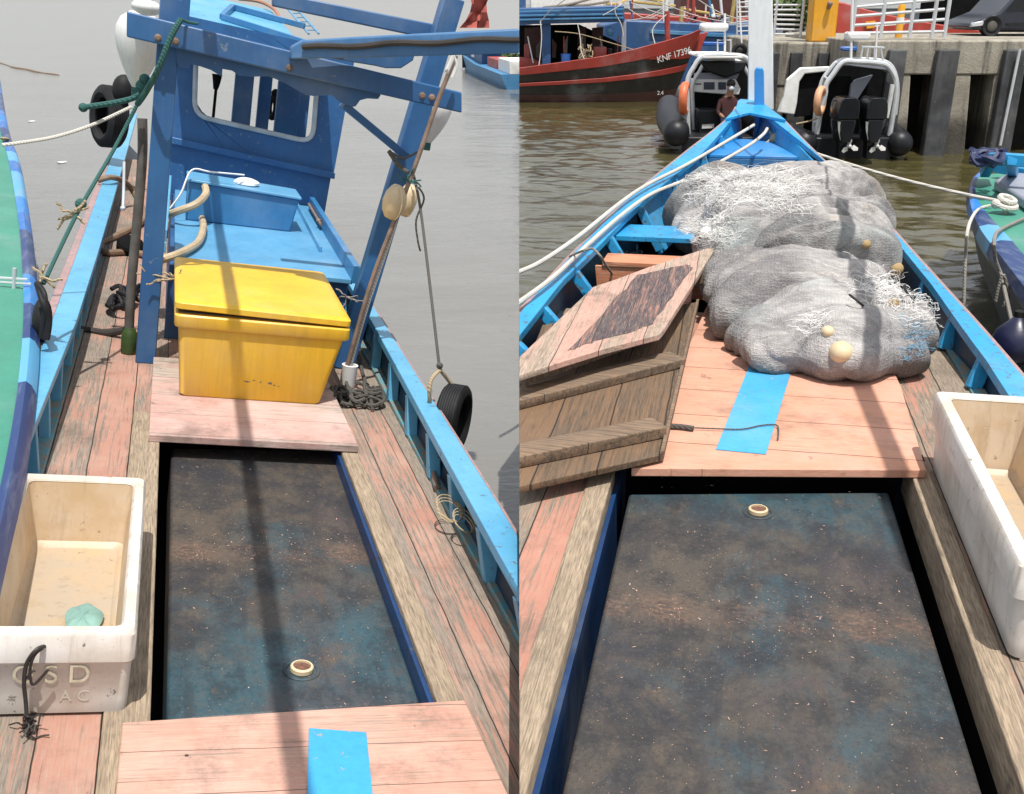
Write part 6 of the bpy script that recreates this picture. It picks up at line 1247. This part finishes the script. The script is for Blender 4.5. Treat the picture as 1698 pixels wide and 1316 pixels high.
mb = MB(); p = PT(1012, 52, .7); mb.lathe([(.01, -.13), (.08, -.11), (.12, 0), (.08, .11), (.01, .13)], p, n=16); solo('buoy', mb, M['trawl_light'], 'round light blue buoy hanging under the blue awning of the red trawler', 'buoy', W, 1)
mb = MB(); rnd = random.Random(40)
for k in range(26):
    p = PT(rnd.uniform(962, 980), rnd.uniform(76, 106), .5); a = rnd.uniform(0, 6); mb.tube([p + V((.08 * math.cos(a + i), .08 * math.sin(a + i), rnd.uniform(-.1, .1))) for i in range(4)], .02, 4, k=3)
solo('rope_heap', mb, M['rope_tan'], 'pale tangled rope and net at the rail of the red trawler', 'rope heap', W, 1)
mb = MB(); p = PT(1124, 70, .8); rnd = random.Random(41)
for k in range(14):
    a = rnd.uniform(0, 6); mb.tube([p + V((.16 * math.cos(a + i), .1 * math.sin(a + i), rnd.uniform(-.1, .1))) for i in range(4)], .03, 4, k=3)
solo('rope_heap', mb, M['rope_white'], 'white rope coiled on the bow of the red trawler', 'rope heap', W, 1)
mb = MB(); p = PT(990, 102, .4); mb.ball(p, .06); mb.ball(p + V((.14, 0, .0)), .05); solo('net_float', mb, M['white'], 'white float on the rail of the red trawler', 'float', W, 1)
rnd = random.Random(50)
def rig(pts, mat, label, r=.014):
    mb = MB(); mb.tube([PT(*p) for p in pts], r, 5); return solo('rigging_line', mb, mat, label, 'rope', W, 1)
rig([(896, 34, .3), (898, 60, .2), (896, 90, .1), (893, 112, 0)], M['rope_white'], 'pale line hanging from the left of the trawler awning to its rail')
rig([(958, 40, .3), (962, 62, .2), (964, 85, .1), (972, 104, 0)], M['rope_white'], 'white line hanging in the middle of the trawler deck')
rig([(1022, 2, .3), (1020, 20, .3), (1030, 40, .3), (1034, 60, .3)], M['rope_white'], 'white line beside the right post of the awning')
rig([(1105, 24, 1), (1086, 42, .8), (1082, 55, .7), (1088, 78, .4)], M['rope_white'], 'white line from the red post down to the trawler rail')
rig([(920, 52, .3), (960, 56, .3), (1010, 70, .3), (1050, 82, .3), (1068, 88, .2)], M['rope_tan'], 'tan line sagging across the trawler foredeck')
rig([(895, 38, .3), (910, 20, .3), (930, 4, .3), (950, -8, .3)], M['rope_grey'], 'grey line rising from the awning of the trawler out of the picture')
rig([(1000, 25, .2), (1020, 14, .2), (1036, 4, .2), (1050, -8, .2)], M['rope_white'], 'white line rising steeply over the right end of the awning')
# second and third trawlers
T2 = thing('trawler', 'dark blue trawler with light blue stripe moored behind the red one', 'trawler', W, (5, 38, 0), 1)
def P2(x, y, dy=0): return W.onv(x, y, 38 + dy)
mb = MB(); mb.slab([P2(x, y) for x, y in ((1000, 42), (1030, 33), (1100, 36), (1200, 40), (1262, 38), (1290, 44), (1276, 130), (1000, 150))], (0, 3, 0)); part(T2, 'hull', mb, M['trawl_blue'], .04)
mb = MB(); mb.bar(P2(1078, 52, -.04), P2(1270, 62, -.04), .08, .12); part(T2, 'stripe', mb, M['trawl_light'], .01)
mb = MB(); mb.bar(P2(1165, 72, -1.2), P2(1262, 74, -1.2), .3, .12); part(T2, 'blue_cover', mb, M['police_blue'], .03)
T3 = thing('trawler', 'maroon trawler superstructure with yellow poles farthest behind the red trawler', 'trawler', W, (5, 44, 0), 1)
def P3(x, y, dy=0): return W.onv(x, y, 44 + dy)
mb = MB(); mb.slab([P3(x, y) for x, y in ((1020, 20), (1060, 22), (1100, 26), (1280, 30), (1290, 60), (1000, 60))], (0, 3, 0)); part(T3, 'hull', mb, M['red'], .04)
mb = MB(); mb.slab([P3(x, y, .6) for x, y in ((1130, -10), (1235, -12), (1236, 32), (1128, 32))], (0, 2, 0)); part(T3, 'deckhouse', mb, M['dull_red'], .03)
for x0, y0, x1, y1 in ((1045, 2, 1120, 10), (1128, 14, 1200, 26), (1060, -4, 1110, 4)):
    mb = MB(); mb.tube([P3(x0, y0, -.3), P3(x1, y1, -.3)], .05, 6, sm=False); part(T3, 'pole', mb, M['mustard'])
for x, y in ((1135, 10), (1152, 12), (1180, 16), (1170, 8)):
    mb = MB(); mb.box(tuple(P3(x - 1.5, y + 20, .4)), tuple(P3(x + 1.5, y, .5))); part(T3, 'white_post', mb, M['plate'])
T4 = thing('trawler', 'white and blue wheelhouse of a far trawler at the top left of the harbour view', 'trawler', W, (1.5, 46, 0), 1)
def P4(x, y, dy=0): return W.onv(x, y, 46 + dy)
mb = MB(); mb.slab([P4(x, y) for x, y in ((880, -20), (1000, -20), (1000, 70), (880, 70))], (0, 3, 0)); part(T4, 'cabin', mb, M['canvas'], .05)
mb = MB(); mb.slab([P4(x, y, -.1) for x, y in ((856, -20), (872, -20), (872, 70), (856, 70))], (0, .5, 0)); part(T4, 'post', mb, M['trawl_blue'], .02)
for k, (x0, y0, x1, y1) in enumerate(((930, 8, 1010, 2), (940, 14, 1030, 10), (900, 12, 985, -4), (1005, 6, 1040, 0))):
    mb = MB(); mb.tube([P4(x0, y0, -.5), P4((x0 + x1) / 2, (y0 + y1) / 2 + 3, -.6), P4(x1, y1, -.5)], .05, 6); part(T4, 'pole', mb, M['mustard' if k % 2 else 'rope_grey'])
rnd = random.Random(60)
for k, (x0, y0, x1, y1) in enumerate(((1040, 34, 1108, 8), (1046, 4, 1140, 26), (1062, 30, 1106, 12), (1110, 22, 1240, 40), (1090, 2, 1232, 40), (1150, -6, 1238, 34), (1042, 14, 1090, 30))):
    mb = MB(); n0 = P2(x0, y0, -1.5); n1 = P2(x1, y1, -1.5); mb.tube([n0, n0.lerp(n1, .5) + V((0, 0, -.12)), n1], .014, 5)
    solo('rigging_line', mb, M['rope_white'], ('white rigging line sagging above the blue trawler, ' + ('meeting the red post', 'crossing behind the red post high up', 'second one meeting the red post', 'ending low beside the white bow post', 'the longest of them', 'nearest the white bow post at the top', 'just right of the awning')[k]), 'rope', W, 1)
mb = MB()
for i in range(9): mb.tube([W.onv(1222, 4 + i * 8, 30), W.onv(1246, 3 + i * 8, 30)], .02, 5, sm=False)
mb.tube([W.onv(1222, -6, 30), W.onv(1222, 72, 30)], .025, 6, sm=False); mb.tube([W.onv(1246, -6, 30), W.onv(1246, 72, 30)], .025, 6, sm=False)
mb.tube([W.onv(1234, 72, 30), W.onv(1234, 155, 30)], .12, 8, sm=False)
solo('ladder', mb, M['steel'], 'narrow steel ladder seen just left of the white bow post', 'ladder', W, 1)
rnd = random.Random(88)
for k in range(16):
    x = rnd.uniform(1015, 1238); y1 = rnd.uniform(-10, 14); y0 = rnd.uniform(34, 46); mb = MB(); mb.tube([P2(x, y0, .5), P2(x + rnd.uniform(-8, 8), y1, .5)], rnd.choice((.03, .045, .07)), 6, sm=False); part(T2, 'pole', mb, M[rnd.choice(('trawl_light', 'mast_white', 'red', 'trawl_blue', 'mustard', 'mast_white'))])
for k in range(9):
    x = rnd.uniform(1030, 1200); y = rnd.uniform(28, 38); wd = rnd.uniform(6, 18); mb = MB(); mb.slab([P2(x, y, .4), P2(x + wd, y, .4), P2(x + wd, y - rnd.uniform(5, 12), .4), P2(x, y - rnd.uniform(5, 12), .4)], (0, .5, 0)); part(T2, 'deck_gear', mb, M[rnd.choice(('canvas', 'dull_red', 'trawl_light', 'house_grey', 'red'))], .02)
for k in range(7):
    x = 866 + k * 24 + rnd.uniform(-5, 5); mb = MB(); mb.slab([PT(x, 96, 1.9), PT(x + rnd.uniform(5, 12), 96, 1.9), PT(x + 8, 96 - rnd.uniform(14, 40), 1.9), PT(x, 96 - rnd.uniform(14, 40), 1.9)], (0, .2, 0)); part(TB, 'deck_gear', mb, M[rnd.choice(('dull_red', 'pole', 'red', 'trawl_blue', 'rope_grey', 'canvas'))], .02)
for k in range(6):
    mb = MB(); x = 875 + k * 30; mb.tube([PT(x, 60, .9), PT(x + rnd.uniform(-14, 14), 104, .9)], .02, 5, sm=False); part(TB, 'stay', mb, M[rnd.choice(('mast_white', 'red', 'rope_tan'))])
# far bank closing the harbour
mb = MB(); rnd = random.Random(70)
bank = thing('far_shed', 'long pale harbour shed on the far bank behind the trawlers', 'shed', W, (10, 75, 0), 1)
mb = MB(); mb.box((.3, 75, 0), (40, 80, 2.4)); part(bank, 'wall', mb, M['house_grey'], .05); mb = MB(); mb.box((.2, 74.6, 2.4), (40.2, 80.4, 2.7)); part(bank, 'roof', mb, M['steel'])

# ------------------------------------------------------------------ where the two harbour views meet: everything on either side ends on one upright plane
SN = UP.cross(ray(861, 658)).normalized()
if SN.x < 0: SN = -SN
bpy.context.view_layer.update()
for o in list(SIDE):
    if o.type != 'MESH': continue
    s_ = SIDE[o]; mw = o.matrix_world; xs = [(mw @ v.co - C).dot(SN) * s_ for v in o.data.vertices]
    if not xs or min(xs) > 1e-4: continue
    if max(xs) < 1e-4:
        for ch in list(o.children): bpy.data.objects.remove(ch)
        bpy.data.objects.remove(o); continue
    if o.data.users > 1: o.data = o.data.copy()
    inv = mw.inverted(); co = inv @ (C + SN * (1e-4 * s_)); no = (inv.to_3x3() @ (SN * s_)).normalized()
    bm = bmesh.new(); bm.from_mesh(o.data); full = len(bm.faces) > 2
    r = bmesh.ops.bisect_plane(bm, geom=bm.verts[:] + bm.edges[:] + bm.faces[:], plane_co=co, plane_no=no, clear_inner=True)
    if full:
        ed = [e for e in r['geom_cut'] if isinstance(e, bmesh.types.BMEdge) and e.is_boundary]
        if ed: bmesh.ops.triangle_fill(bm, use_beauty=True, use_dissolve=True, edges=ed)
        bmesh.ops.recalc_face_normals(bm, faces=bm.faces)
    bm.to_mesh(o.data); bm.free(); o.data.update()
